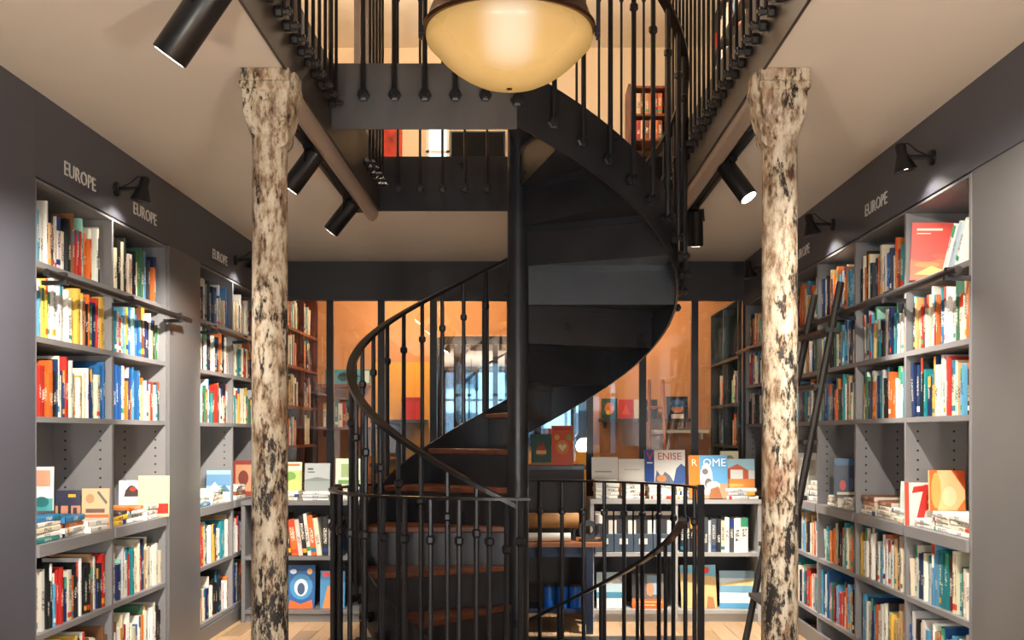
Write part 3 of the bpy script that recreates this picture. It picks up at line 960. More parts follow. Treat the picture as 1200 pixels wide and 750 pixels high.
display_book('display_book', 'orange and cream abstract book propped on a white stack at right', .155, .18, .02, (1.89, 4.965, ztop), -4, 4, (236,196,140),
             [('r',0,0,.22,1,(228,110,40)), ('e',.18,.5,.14,.45,(240,170,90)), ('p',[(.62,1),(1,1),(1,.5)],(220,90,40)), ('p',[(.75,0),(1,0),(1,.3)],(226,120,50)), ('e',.55,.35,.2,.25,(246,216,170))])
# second right bay
stack('at near end of second right display shelf', 1.89, 5.36, zr, [Cr, Wt, Wt], .18, .22, .022, -90, .006, 15)
stack('in the middle of second right display shelf', 1.90, 5.60, zr, [Wt, Cr, Wt, Br], .18, .22, .020, -90, .006, 16)
stack('at far end of second right display shelf', 1.90, 5.86, zr, [Wt, Cr, Pk, Br], .17, .22, .022, -90, .006, 17)
display_book('display_book', 'white book with mint spine standing upright by right display divider', .13, .20, .022, (1.815, 5.262, zr), -86, 2, (206,226,222), [('r',0,0,1,.9,(214,232,228))])
# third right bay
stack('under the pale coast book on third right display shelf', 1.90, 6.55, zr, [Wt, Cr, Wt], .17, .22, .02, -90, .006, 18)
stack('under the navy book on third right display shelf', 1.90, 6.24, zr, [Cr, Wt, Cr], .17, .22, .02, -90, .006, 19)
display_book('display_book', 'pale coastal landscape book facing out on third right display shelf', .15, .19, .018, (1.955, 6.73, zr), -20, 4, (176,196,196),
             [('r',0,.45,1,1,(150,180,196)), ('r',0,.2,1,.45,(200,196,170)), ('r',0,0,1,.2,(120,140,140))])
display_book('display_book', 'navy book with red figures facing out on third right display shelf', .13, .22, .018, (1.86, 6.42, zr+.064), -12, 4, (32,44,70),
             [('r',0,.82,1,1,(40,90,130)), ('e',.35,.3,.14,.14,(190,50,40)), ('e',.7,.34,.12,.16,(60,80,120)), ('r',.1,.05,.9,.12,(206,196,170))])
stack('on fourth right display shelf', 1.90, 7.0, zr, [Wt, Wt, Cr, Wt], .17, .22, .03, -90, .006, 20)
display_book('display_book', 'white book standing on fourth right display shelf behind the ladder', .16, .30, .03, (1.86, 7.35, zr), -10, 3, (236,232,222), [('r',.1,.5,.9,.85,(200,190,170))])
# red book on the top right shelf
display_book('display_book', 'large red-orange book facing out on the top right-wall shelf', .185, .27, .03, (1.865, 5.10, 2.0005), -16, 5, (204,40,16),
             [('p',[(0,0),(1,0),(1,.3),(.7,.38),(.4,.3),(0,.36)],(220,88,26)), ('e',.4,.27,.3,.05,(230,120,44)), ('e',.7,.42,.2,.04,(212,66,24)), ('r',.12,.86,.72,.895,(244,220,190)), ('r',.12,.80,.45,.815,(240,200,170)), ('p',[(.1,.1),(.5,.25),(.9,.15),(.9,.08)],(246,180,90))], roll=3)

# ================================================================== LAMPS
def track_spot(label, top, direction, target, power, size=1.0, col=NEUT, beam=66, lens_on=True):
    """black cylinder spotlight hung from `top`, pointing along `direction`"""
    t = thing('track_spotlight', label, 'spotlight', top)
    top = Vector(top); d = Vector(direction).normalized(); r = .048*size; L = .215*size
    c0 = top + Vector((0,0,-.075*size)) - d*.06*size; c1 = c0 + d*L
    b = MB()
    b.tube([c0, c0+d*.004, c1-d*.002, c1], [r*.9, r, r, r*.98], 24); 
    b.build('housing', BLACK, t, smooth=True)
    b = MB(); b.tube([c1-d*.0, c1+d*.0015], r*.84, 24); b.build('lens', LENS, t)
    side = d.cross(Vector((0,0,1)))
    side = side.normalized() if side.length > .1 else Vector((1,0,0))
    b = MB()
    piv = c0 + d*.07*size
    for s_ in (-1, 1):
        b.tube([piv+side*s_*(r+.006), top+side*s_*(r+.006)*.9+Vector((0,0,-.016))], .005, 6)
    b.tube([top-side*(r+.006)+Vector((0,0,-.016)), top+side*(r+.006)+Vector((0,0,-.016))], .006, 6)
    b.build('yoke', BLACK, t)
    b = MB(); b.box(top.x-.018, top.x+.018, top.y-.055, top.y+.055, top.z-.018, top.z); b.build('adapter', BLACK, t)
    lo = c1 + d*.02
    light('spot_beam', 'SPOT', lo, power, col, target, parent=t, spot_size=R(beam), spot_blend=.8, shadow_soft_size=.02)
    return t
ZT = HC - .035
for sx, nm in ((-1, 'left'), (1, 'right')):
    X = sx*(OX+.108)
    t = thing('light_track', 'black lighting track under the ceiling beside the %s beam' % nm, 'light track', (X, 5.6, HC))
    MB().box(X-.026, X+.026, 4.42, 6.86, ZT, HC-.001).build('rail', BLACK, t)
    MB().box(X-.008, X+.008, 4.43, 6.85, ZT-.002, ZT).build('slot', HOLE, t)
PS = 290
track_spot('large black cylinder spotlight on the ceiling at top left', (-.985, 3.40, HC), (-.60, .10, -.80), (-2.1, 5.0, .95), PS*.95, size=1.2)
track_spot('black cylinder spotlight on the left track beside the column', (-OX-.108, 5.28, ZT), (-.62, .10, -.80), (-2.1, 6.5, 1.0), PS)
track_spot('black cylinder spotlight at far end of the left track', (-OX-.108, 6.42, ZT), (-.62, .15, -.72), (-1.9, 7.7, .8), PS*.75)
track_spot('black cylinder spotlight with lit lens on the right track', (OX+.108, 5.52, ZT), (.50, -.30, -.82), (1.95, 4.7, .9), PS*.62)
track_spot('black cylinder spotlight at far end of the right track', (OX+.108, 6.70, ZT), (.06, .30, -.95), (1.1, 7.1, 0), PS*1.5)
track_spot('added unseen spotlight on the ceiling near the viewer at right', (1.03, 2.75, HC), (.5, .3, -.80), (2.0, 5.3, .9), PS*.8)  # out-of-view lamp added to brighten the right bookcase

def wall_lamp(label, sx, X, Y, Z, power=6, fw=0.0):
    """small enamelled lamp on an arm over the header"""
    t = thing('wall_lamp', label, 'wall lamp', (sx*X, Y, Z))
    f = sx*X; i = -sx
    b = MB(); b.M = Matrix.Translation((f, Y, Z)) @ Matrix.Rotation(R(90*i), 4, 'Y'); b.lathe([(0,0),(.036,0),(.036,.012),(.03,.018),(0,.018)], 16); b.build('wall_plate', BLACK, t, smooth=True)
    hx = f + i*.135
    b = MB(); b.tube([(f+i*.015,Y,Z), (f+i*.115,Y+fw*.5,Z+.0)], .011, 8); b.build('arm', BLACK, t, smooth=True)
    b = MB(); b.tube([(f+i*.03,Y,Z+.01), (f+i*.07,Y+.004,Z+.03), (f+i*.11,Y+fw,Z+.062), (hx,Y+fw,Z+.058), (hx+i*.02,Y+fw,Z+.03)], .0035, 6); b.build('cord', BLACK, t, smooth=True)
    b = MB()
    b.lathe([(0,.062),(.017,.060),(.024,.048),(.024,.012),(.029,.006),(.034,-.012),(.050,-.052),(.054,-.062),(.050,-.058),(.032,-.014),(.02,.0)], 20, (0,0,0))
    for p in b.v:
        q = Matrix.Rotation(R(12*i), 3, 'Y') @ p
        p.x, p.y, p.z = q.x + hx, q.y + Y + fw, q.z + Z
    b.build('shade', BLACK, t, smooth=True)
    b = MB(); b.lathe([(0,-.054),(.014,-.050),(.019,-.038),(.016,-.022),(.010,-.01)], 12, (hx+i*(-.01), Y+fw, Z)); b.build('bulb', LENS, t, smooth=True)
    light('lamp_glow', 'SPOT', (hx, Y+fw, Z-.075), power, NEUT, (f - i*.02, Y+fw, Z-.50), parent=t, spot_size=R(130), spot_blend=.5, shadow_soft_size=.02)
    return t
wall_lamp('black wall lamp between the two nearest EUROPE letterings at left', -1, 2.0-.008, 5.40, 2.49)
wall_lamp('black wall lamp over the far left bookcase beside the column', -1, 2.0-.008, 7.62, 2.49)
wall_lamp('black wall lamp over the nearest right-wall bay', 1, 1.79-.008, 4.84, 2.505)
wall_lamp('black wall lamp left of the EUROPE lettering at right', 1, 1.79-.008, 6.40, 2.505)
wall_lamp('black wall lamp at the far end of the right header', 1, 1.79-.008, 8.15, 2.505)

# pendant: copper housing with a frosted bell-shaped glass
def dome_mat():
    m = D.materials.new('lit_frosted_glass'); m.use_nodes = True
    nt = m.node_tree; N = nt.nodes; p = N['Principled BSDF']
    p.inputs['Base Color'].default_value = S(236,200,140)
    p.inputs['Roughness'].default_value = .25
    p.inputs['Emission Color'].default_value = (1.0,.58,.17,1)
    p.inputs['Emission Strength'].default_value = .50
    rf = N.new('ShaderNodeBsdfRefraction'); rf.inputs['IOR'].default_value = 1.3; rf.inputs['Roughness'].default_value = .75
    mx = N.new('ShaderNodeMixShader'); mx.inputs['Fac'].default_value = .42
    nt.links.new(p.outputs[0], mx.inputs[1]); nt.links.new(rf.outputs[0], mx.inputs[2])
    nt.links.new(mx.outputs[0], N['Material Output'].inputs['Surface'])
    return m
PX, PY, PZ = -.054, 3.90, 2.708
t = thing('pendant_lamp', 'large frosted bell-glass pendant lamp in a copper housing hanging in the opening', 'pendant lamp', (PX, PY, PZ))
b = MB(); b.lathe([(r_, z_*.86) for r_, z_ in [(.286,.012),(.291,0),(.293,-.02),(.288,-.045),(.268,-.07),(.248,-.094),(.226,-.120),(.198,-.148),(.162,-.176),(.118,-.202),(.07,-.219),(.03,-.227),(0.0,-.228)]], 48, (PX,PY,PZ))
b.build('glass_shade', dome_mat(), t, smooth=True)
b = MB(); b.lathe([(0,-.200),(.010,-.199),(.010,-.192)], 12, (PX,PY,PZ)); b.build('finial', BRASS, t)
b = MB(); b.lathe([(0,-.135),(.06,-.13),(.09,-.10),(.10,-.02),(.10,.16)], 24, (PX,PY,PZ)); b.build('bulb', emis('cool_white_bulb', (.62,.80,1,1), .62), t, smooth=True)
b = MB(); b.lathe([(.284,.010),(.300,.008),(.302,.022),(.292,.03),(.282,.06),(.262,.11),(.225,.16),(.17,.20),(.10,.225),(.05,.24),(.05,.32),(.03,.34),(0,.34)], 48, (PX,PY,PZ)); b.build('housing', BRASS, t, smooth=True)
b = MB()
for s_ in (-1, 1):
    b.box(PX+s_*.312-.007, PX+s_*.312+.007, PY-.014, PY+.014, PZ-.02, PZ+.42)
    b.box(PX+s_*.300, PX+s_*.318, PY-.02, PY+.02, PZ-.005, PZ+.02)
b.box(PX-.319, PX+.319, PY-.014, PY+.014, PZ+.42, PZ+.434); b.build('yoke', STEEL, t)
b = MB(); b.tube([(PX,PY,PZ+.34), (PX,PY,5.299)], .012, 8); b.build('rod', IRON, t, smooth=True)

def globe(label, x, y, z, power):  # added fill lamp out of view, brightens the ceiling and room
    t = thing('fill_globe', label, 'pendant lamp', (x, y, z), group=None)
    b = MB(); b.lathe([(.04,.13),(.09,.10),(.125,.05),(.135,0),(.125,-.05),(.09,-.10),(.04,-.128),(0,-.133)], 24, (x,y,z)); b.build('globe', GLOBE, t, smooth=True)
    b = MB(); b.lathe([(.0,.15),(.045,.15),(.045,.125)], 16, (x,y,z)); b.build('cap', BRASS, t)
    b = MB(); b.tube([(x,y,z+.15),(x,y,HC-.001)], .005, 6); b.build('cord', IRON, t)
    light('fill_glow', 'POINT', (x, y, z), power, NEUT, parent=t, shadow_soft_size=.13)
GLOBE = D.materials.new('opal_globe'); GLOBE.use_nodes = True
_n = GLOBE.node_tree.nodes; _n.remove(_n['Principled BSDF'])
_t = _n.new('ShaderNodeBsdfTransparent'); _t.inputs['Color'].default_value = (.8,.8,.8,1)
_e = _n.new('ShaderNodeEmission'); _e.inputs['Color'].default_value = (1,.8,.55,1); _e.inputs['Strength'].default_value = 1.5
_m = _n.new('ShaderNodeAddShader'); GLOBE.node_tree.links.new(_t.outputs[0], _m.inputs[0]); GLOBE.node_tree.links.new(_e.outputs[0], _m.inputs[1])
GLOBE.node_tree.links.new(_m.outputs[0], _n['Material Output'].inputs['Surface'])
globe('added unseen fill lamp, opal globe at the shop front, left', -1.0, .4, 1.1, 170)
globe('added unseen fill lamp, opal globe at the shop front, right', .95, .4, 1.1, 170)

# ================================================================== LADDER ON THE RIGHT
LADG = mat('dark_ladder_steel', S(50,46,44), .45, .3)
t = thing('library_ladder', 'dark metal library ladder leaning on the right-wall rail behind the column', 'ladder', (1.45, 6.28, 0))
def ladp(f, y): return Vector((1.30 + (1.715-1.30)*f, y, 2.12*f))
for y0_, y1_ in ((5.98, 6.02), (6.60, 6.56)):
    b = MB(); b.tube([ladp(0,y0_), ladp(1.0,y1_)], .021, 8); b.build('stile', LADG, t, smooth=True)
for k in range(1, 7):
    p = ladp(k/7.0+.02, 0); b = MB(); b.box(p.x-.04, p.x+.04, 5.995, 6.585, p.z-.012, p.z+.012); b.build('rung', LADG, t)
for y in (6.01, 6.57):
    b = MB(); b.tube([ladp(.93, y)+Vector((-.015,0,0)), (1.705, y, 1.985), (1.735, y, 1.965)], .010, 6); b.build('hook', LADG, t)

# ================================================================== LOW CABINETS IN FRONT OF THE PARTITION
def cabinet(name, label, x0, x1, y0, y1, top, bays, shelves, m):
    t = thing(name, label, 'cabinet', ((x0+x1)/2, (y0+y1)/2, 0))
    MB().box(x0, x1, y0-.01, y1, top-.028, top).build('top', m, t)
    MB().box(x0, x1, y1-.015, y1, .05, top-.029).build('back_panel', DARKBACK, t)
    for i, x in enumerate(bays):
        lo = x0 if i == 0 else (x1-.026 if i == len(bays)-1 else x-.013)
        MB().box(lo, lo+.026, y0, y1-.016, .0, top-.029).build('upright', m, t)
    for a, c, zz in shelves:
        MB().box(a, c, y0, y1-.016, zz-.026, zz).build('shelf', m, t)
    MB().box(x0+.027, x1-.027, y0+.02, y0+.035, 0, .055).build('plinth', m, t)
    return t
YC = 7.63
cabinet('display_cabinet', 'pale grey low display cabinet with books on top, right of the stair', .45, 1.63, YC, YC+.42, .845, [.45, 1.04, 1.63],
        [(.477,1.026,.48),(1.054,1.603,.48),(.477,1.026,.085),(1.054,1.603,.085)], CABGREY)
cabinet('display_cabinet', 'dark grey low display cabinet behind the left column', -1.95, -1.05, YC, YC+.42, .835, [-1.95, -1.05],
        [(-1.923,-1.077,.455),(-1.923,-1.077,.085)], PANEL)
# books in the cabinets, spine out towards the camera
def shelf_spines(specs, x, y, z, where, group):
    for i, (nm, c, tt, hh, lean) in enumerate(specs):
        o = D.objects.new('book', BOOK); COL.objects.link(o)
        dd = hh*.7
        M = Matrix.Translation((x+tt/2, y+dd/2, z + (tt/2*math.sin(abs(R(lean))) if lean else 0))) @ Matrix.Rotation(R(lean), 4, 'Y') @ Matrix.Diagonal((tt, dd, hh, 1))
        o.matrix_world = M; o.color = S(*c)
        tag(o, '%s book, %s from left in %s' % (nm, ORD[i], where), 'book', group)
        x += tt*(1/math.cos(R(lean)) if lean else 1) + .0015
    return x
shelf_spines([('white',(226,222,214),.03,.22,-7), ('tan',(190,140,92),.035,.25,-7), ('charcoal',(50,48,52),.02,.29,-7), ('orange',(226,104,40),.045,.25,-7), ('white and red',(214,190,180),.03,.25,-7),
              ('black',(36,34,38),.03,.28,-7), ('white',(220,214,204),.025,.29,-7), ('orange',(220,96,36),.035,.28,-7), ('cream',(226,214,190),.035,.26,-7), ('black',(40,40,44),.04,.27,0),
              ('grey',(150,150,150),.03,.25,0), ('red',(190,40,36),.03,.27,0), ('navy',(40,50,90),.04,.26,0)],
             -1.70, YC+.03, .4555, 'the dark cabinet behind the left column', 'books in the dark cabinet')
shelf_spines([('black',(36,38,48),.035,.22,0), ('charcoal',(60,62,70),.03,.24,0), ('black',(30,30,34),.025,.22,0), ('orange',(236,130,40),.028,.235,0), ('grey',(120,126,134),.03,.22,0),
              ('charcoal',(66,70,78),.035,.24,0), ('pale grey',(190,196,200),.02,.22,0), ('slate',(80,90,104),.035,.23,0), ('black',(34,36,42),.03,.23,0), ('cream',(226,214,180),.025,.22,0),
              ('white',(236,232,224),.03,.24,0), ('charcoal',(70,70,76),.03,.23,0), ('white',(240,238,230),.045,.235,0), ('white with red dot',(240,236,228),.05,.235,0)],
             1.075, YC+.03, .4805, 'pale cabinet right compartment', 'books in the pale cabinet')
# slate boxes with label holders
for i in range(4):
    x0 = .482 + i*.135
    t = thing('archive_box', 'slate storage box with white label holder, %s from left in pale cabinet' % ORD[i], 'box', (x0+.065, YC+.18, .481), group='slate boxes in the pale cabinet')
    MB().box(x0, x0+.131, YC+.03, YC+.32, .481, .605).build('body', SLATEB, t, bevel=.003)
    MB().box(x0+.036, x0+.095, YC+.0265, YC+.0295, .535, .575).build('label_holder', WHITEM, t)
    b = MB(); b.tube([(x0+.05, YC+.024, .528), (x0+.065, YC+.018, .522), (x0+.08, YC+.024, .528)], .004, 6); b.build('pull', IRON, t)
    t = thing('magazine_file', 'white magazine file with round cut-out, %s from left above slate boxes' % ORD[i], 'file box', (x0+.065, YC+.2, .606), group='white files in the pale cabinet')
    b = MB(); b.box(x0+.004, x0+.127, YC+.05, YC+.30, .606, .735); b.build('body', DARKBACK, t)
    b = MB(); b.prism([], 0, 0) if False else None
    b = MB(); b.box(x0+.004, x0+.127, YC+.046, YC+.049, .735, .762)
    b.box(x0+.098, x0+.127, YC+.046, YC+.049, .606, .70); b.box(x0+.004, x0+.018, YC+.046, YC+.049, .606, .70); b.build('front_frame', WHITEM, t)
# face-out books in the cabinets
zc = .0855
display_book('display_book', 'pale blue seascape book facing out low in the pale cabinet', .20, .25, .02, (.60, YC+.07, zc), 0, 10, (206,222,230),
             [('r',0,.45,1,1,(190,214,226)), ('r',0,.28,1,.45,(70,140,170)), ('e',.6,.75,.25,.08,(240,244,246)), ('r',0,0,1,.28,(226,232,232))])
display_book('display_book', 'grey portrait book with an orange band low in the pale cabinet', .23, .24, .02, (.86, YC+.07, zc), -4, 10, (120,110,104),
             [('r',0,0,1,.27,(240,110,30)), ('r',.45,.4,.8,.95,(150,190,214)), ('e',.55,.55,.12,.2,(214,150,110)), ('p',[(0,.3),(.3,.3),(.25,.9),(.1,1),(0,1)],(70,60,58)), ('r',.1,.17,.9,.2,(250,210,160)), ('r',.1,.08,.7,.11,(250,210,160))])
display_book('display_book', 'tan desert book with a red balloon low in the pale cabinet', .25, .30, .02, (1.21, YC+.07, zc), 5, 10, (226,190,130),
             [('p',[(0,1),(1,1),(1,.72),(0,.82)],(120,190,220)), ('e',.72,.88,.1,.08,(226,60,30)), ('p',[(.3,0),(.55,0),(.5,.3),(.4,.35)],(170,110,70)), ('p',[(.7,0),(.95,0),(.9,.25),(.75,.28)],(180,120,80))])
display_book('display_book', 'blue beach photograph book low at right end of the pale cabinet', .24, .26, .02, (1.475, YC+.07, zc), -5, 10, (200,220,232),
             [('r',0,.8,1,1,(130,170,190)), ('p',[(0,.66),(1,.8),(1,.58),(0,.6)],(226,200,140)), ('r',0,.42,1,.6,(110,160,190)), ('p',[(0,.3),(1,.45),(1,.36),(0,.2)],(236,240,240)), ('r',0,.0,1,.14,(80,150,190))])
display_book('display_book', 'blue picture book with orange figures low in the dark cabinet', .19, .30, .02, (-1.555, YC+.07, zc), 0, 9, (40,90,150),
             [('e',.5,.5,.42,.3,(70,140,190)), ('e',.5,.48,.25,.2,(226,230,236)), ('e',.5,.45,.14,.14,(60,80,110)), ('p',[(.05,.0),(.95,0),(.9,.2),(.5,.1),(.1,.2)],(214,100,40)), ('e',.8,.85,.1,.07,(236,180,120)), ('e',.2,.85,.12,.06,(200,220,230))])
display_book('display_book', 'blue and orange cartoon-style album low in the dark cabinet', .17, .26, .02, (-1.335, YC+.07, zc), 4, 9, (60,130,180),
             [('p',[(.1,0),(.9,0),(.8,.5),(.3,.6)],(226,130,60)), ('e',.6,.68,.2,.14,(240,220,190)), ('r',.1,.85,.9,.96,(230,60,40))])
# on top of the pale cabinet
zt = .8455
TOPG = 'flat stacks on the pale cabinet'
ZS = [stack('%s from left on the pale cabinet' % ORD[i], xx, YC+.18, zt, [Wt]*nst, .22, .165, .024, 0, .004, 30+i, TOPG) for i, (xx, nst) in enumerate(((.57, 5), (.76, 5), (.945, 4), (1.13, 3)))]
ZS5 = stack('at right end of the pale cabinet top', 1.49, YC+.13, zt, [Wt, Gy, Wt], .24, .22, .024, 0, .006, 36, TOPG)
display_book('display_book', 'white open-paged book leaning at left end of the pale cabinet top', .185, .155, .02, (.565, YC+.20, ZS[0]), 0, 8, (238,234,226), [('r',.12,.3,.75,.36,(170,166,160))])
display_book('display_book', 'white plain-covered book second from left on the pale cabinet top', .185, .155, .02, (.755, YC+.20, ZS[1]), 0, 8, (238,234,226), [('r',.2,.5,.8,.53,(190,186,180))])
display_book('display_book', 'blue and white book titled VENISE on the pale cabinet', .285, .24, .022, (.985, YC+.17, max(ZS[2], ZS[3])), -2, 8, (236,232,224),
             [('r',0,0,.24,1,(22,70,150)), ('p',[(.24,0),(.75,0),(.62,.25),(.5,.36),(.42,.2),(.3,.4)],(96,110,130)), ('p',[(.7,0),(1,0),(1,.5),(.9,.6),(.78,.45)],(30,80,150)), ('e',.42,.16,.12,.1,(226,130,60)), ('r',.06,.6,.2,.64,(230,230,240))],
             [('V', .135, .80, .085, (220,50,40), 1.0), ('ENISE', .615, .80, .072, (214,80,60), .95)])
display_book('display_book', 'orange and blue book titled ROME on the pale cabinet', .27, .30, .022, (1.268, YC+.022, .8505), 2, 8, (110,170,210),
             [('r',.28,.35,1,1,(96,160,206)), ('r',0,0,.28,1,(240,120,24)), ('r',.28,0,1,.35,(190,150,120)), ('e',.45,.45,.16,.38,(226,222,216)), ('e',.5,.35,.1,.12,(110,100,96)), ('e',.62,.3,.18,.1,(214,206,196)), ('e',.42,.62,.08,.07,(120,112,108)), ('p',[(.5,0),(.85,0),(.75,.28),(.55,.22)],(160,100,60))],
             [('R', .14, .82, .07, (246,226,200), 1.0), ('OME', .66, .82, .078, (240,244,248), 1.0)])
display_book('display_book', 'picture book with an orange house and white window on the pale cabinet', .24, .20, .02, (1.485, YC+.12, ZS5), -2, 6, (230,232,230),
             [('r',0,.6,1,1,(160,206,224)), ('p',[(.12,.3),(.12,.6),(.5,.82),(.82,.6),(.82,.3)],(200,84,40)), ('r',.3,.3,.66,.62,(238,234,226)), ('r',0,.0,1,.3,(226,140,50)), ('e',.4,.08,.3,.06,(236,180,80))])
ZS6 = stack('behind the house book on the pale cabinet', 1.49, YC+.33, zt, [Wt, Cr, Cr, Wt, Cr, Wt], .15, .20, .03, 0, .004, 41, TOPG)
display_book('display_book', 'small cream and green picture book at the back of the pale cabinet', .13, .15, .02, (1.47, YC+.34, ZS6), 0, 5, (214,206,170), [('e',.5,.5,.3,.3,(120,140,90)), ('e',.6,.6,.14,.12,(210,120,70))])
# on top of the dark cabinet
zt2 = .8355
Z1 = stack('under the green map book on dark cabinet', -1.63, YC+.15, zt2, [Cr, Cr, Wt], .2, .13, .02, 0, .004, 42)
Z2 = stack('under the grey book on dark cabinet', -1.45, YC+.15, zt2, [Wt, Gy, Wt], .2, .19, .02, 0, .004, 43)
display_book('display_book', 'green illustrated map book standing on the dark cabinet', .13, .20, .018, (-1.635, YC+.17, Z1), 0, 6, (170,190,110),
             [('r',0,.7,1,1,(200,214,190)), ('e',.4,.5,.3,.16,(110,150,70)), ('e',.6,.25,.3,.14,(226,200,110)), ('r',.1,.86,.9,.94,(226,110,60))])
display_book('display_book', 'grey landscape book with small title standing on the dark cabinet', .175, .195, .02, (-1.46, YC+.17, Z2), 0, 6, (168,172,172),
             [('r',0,.0,1,.4,(140,146,144)), ('r',.12,.76,.34,.82,(70,72,76)), ('r',.12,.66,.4,.7,(80,82,86)), ('p',[(0,.4),(.5,.5),(1,.42),(1,.36),(0,.36)],(120,128,124))])
Z3 = stack('under the pale green book on dark cabinet', -1.22, YC+.16, zt2, [Wt, Cr, Wt, Cr], .2, .2, .024, 0, .004, 44)
display_book('display_book', 'pale green picture book standing behind the stair balusters', .19, .19, .02, (-1.24, YC+.2, Z3), 0, 6, (206,214,190), [('r',.2,.3,.8,.8,(150,170,120)), ('r',.1,.05,.9,.2,(110,150,90))])

# ------------------------------------------------------------------ service counter and packing table behind the stair
t = thing('service_counter', 'dark counter with two books on top, right behind the stair pole', 'counter', (-.1, 8.45, 0))
MB().box(-.80, .44, 8.25, 8.70, .0, 1.03).build('body', DARKBACK, t)
MB().box(-.82, .455, 8.23, 8.72, 1.031, 1.06).build('top', STEEL, t)
display_book('display_book', 'dark green book with a red lantern on the counter', .15, .235, .02, (.125, 8.42, 1.0605), 0, 6, (26,84,66),
             [('e',.5,.45,.26,.18,(190,50,30)), ('r',.25,.35,.75,.47,(236,200,110)), ('p',[(.3,.6),(.4,.75),(.5,.64),(.6,.75),(.7,.6)],(160,40,30)), ('r',0,0,1,.08,(200,130,70))])
display_book('display_book', 'bright orange picture book with a heart on the counter', .165, .30, .02, (.285, 8.40, 1.0605), 0, 6, (236,90,24),
             [('e',.5,.45,.3,.18,(246,140,40)), ('p',[(.5,.34),(.7,.48),(.6,.54),(.5,.48),(.4,.54),(.3,.48)],(250,220,170)), ('e',.8,.7,.12,.08,(170,180,50)), ('r',.1,.88,.9,.96,(220,40,20)), ('e',.25,.7,.12,.07,(250,180,60))])
t = thing('packing_table', 'navy steel packing table with a wooden top and lower shelf behind the stair', 'table', (0, 7.410, 0))
MB().box(-.70, .515, 7.17, 7.60, .565, .592).build('table_top', TABLEW, t)
for xx in (-.66, .42):
    for yy in (7.20, 7.57):
        MB().box(xx-.022, xx+.022, yy-.022, yy+.022, 0, .564).build('leg', NAVY, t)
MB().box(-.68, .44, 7.18, 7.59, .50, .563).build('apron', NAVY, t)
MB().box(-.637, .397, 7.225, 7.545, .13, .155).build('lower_shelf', NAVY, t)
def rod(name, label, cat, p0, p1, r, m, group=None, n=18):
    o = MB().tube([p0, p1], r, n).build(name, m, smooth=True); return tag(o, label, cat, group)
rod('paper_roll', 'thick kraft paper roll lying on the packing table', 'paper roll', (-.6,7.410,.718), (.36,7.410,.718), .052, KRAFT)
t = thing('roll_cutter', 'black cutter stand cradling the kraft paper roll', 'cutter', (-.1, 7.410, .592))
for xx in (-.58, .33):
    b = MB(); b.box(xx-.008, xx+.008, 7.340, 7.480, .5925, .665); b.build('cradle', IRON, t)
MB().box(-.57, .32, 7.360, 7.380, .60, .62).build('bar', IRON, t)
rod('paper_roll', 'slim white paper roll lying in front on the packing table', 'paper roll', (-.5,7.260,.622), (.30,7.260,.622), .0285, WHITEM)
t = thing('tape_dispenser', 'steel and black tape dispenser at right end of the packing table', 'dispenser', (.44, 7.280, .592))
b = MB(); b.M = Matrix.Translation((.42,7.300,.665)) @ Matrix.Rotation(R(90),4,'X'); b.lathe([(.03,-.025),(.065,-.025),(.065,.025),(.03,.025),(.03,-.025)], 20); b.build('reel', STEEL, t, smooth=True)
b = MB(); b.box(.36,.53,7.250,7.350,.5925,.602); b.box(.50,.53,7.260,7.340,.602,.69); b.box(.455,.53,7.260,7.340,.69,.70); b.build('frame', IRON, t)
b = MB(); b.lathe([(.022,-.03),(.036,-.03),(.036,.03),(.022,.03)], 16, (.50,7.305,.74)); b.build('tape', WHITEM, t)
for i, xx in enumerate((.16, .245, .33)):
    t = thing('blue_tin', 'blue tin, %s of three on the lower shelf of packing table' % ['left','middle','right'][i], 'tin', (xx, 7.280, .1555), group='blue tins under the packing table')
    b = MB(); b.lathe([(0,0),(.036,0),(.038,.01),(.038,.13),(.033,.14),(0,.14)], 18, (xx,7.280,.1555)); b.build('body', BLUEG, t, smooth=True)
    b = MB(); b.lathe([(.0,.1405),(.035,.1405),(.035,.152),(0,.153)], 18, (xx,7.280,.1555)); b.build('lid', NAVY, t)

# ================================================================== BACK ROOM BEHIND THE GLASS
YW = 10.6
def rrect(x0, x1, z0, z1, r, n=5):
    P = []
    for cx_, cz_, a0 in ((x1-r,z0+r,-90),(x1-r,z1-r,0),(x0+r,z1-r,90),(x0+r,z0+r,180)):
        for i in range(n+1):
            a = R(a0+90*i/n); P.append((cx_+r*math.cos(a), cz_+r*math.sin(a)))
    return P
t = thing('wall_mirror', 'large black-framed mirror with rounded corners on the orange far wall', 'mirror', (-.14, YW, 1.72))
po = rrect(-.875, .585, 1.185, 2.225, .10); pi = rrect(-.80, .51, 1.26, 2.15, .06); n = len(po)
b = MB()
vs = [(x,YW-.045,z) for x,z in po] + [(x,YW-.045,z) for x,z in pi] + [(x,YW-.002,z) for x,z in po] + [(x,YW-.028,z) for x,z in pi]
fs = []
for i in range(n):
    j = (i+1) % n
    fs += [(i,j,n+j,n+i), (j,i,2*n+i,2*n+j), (n+i,n+j,3*n+j,3*n+i)]
b._add(vs, fs); b.build('frame', BLACK, t)
b = MB(); b._add([(x,YW-.03,z) for x,z in pi], [tuple(range(n))]); b._add([(x,YW-.027,z) for x,z in pi], [tuple(range(n))[::-1]]); b.build('mirror_glass', MIRROR, t)
o = MB().box(-1.45, -.90, YW-.012, YW-.001, .5, 1.98).build('notice_board', YELLOW); tag(o, 'yellow board on far wall left of the mirror', 'board')
o = MB().box(-.895, .72, YW-.012, YW-.001, .5, 1.19).build('notice_board', YELLOW); tag(o, 'yellow board on far wall below the mirror', 'board')
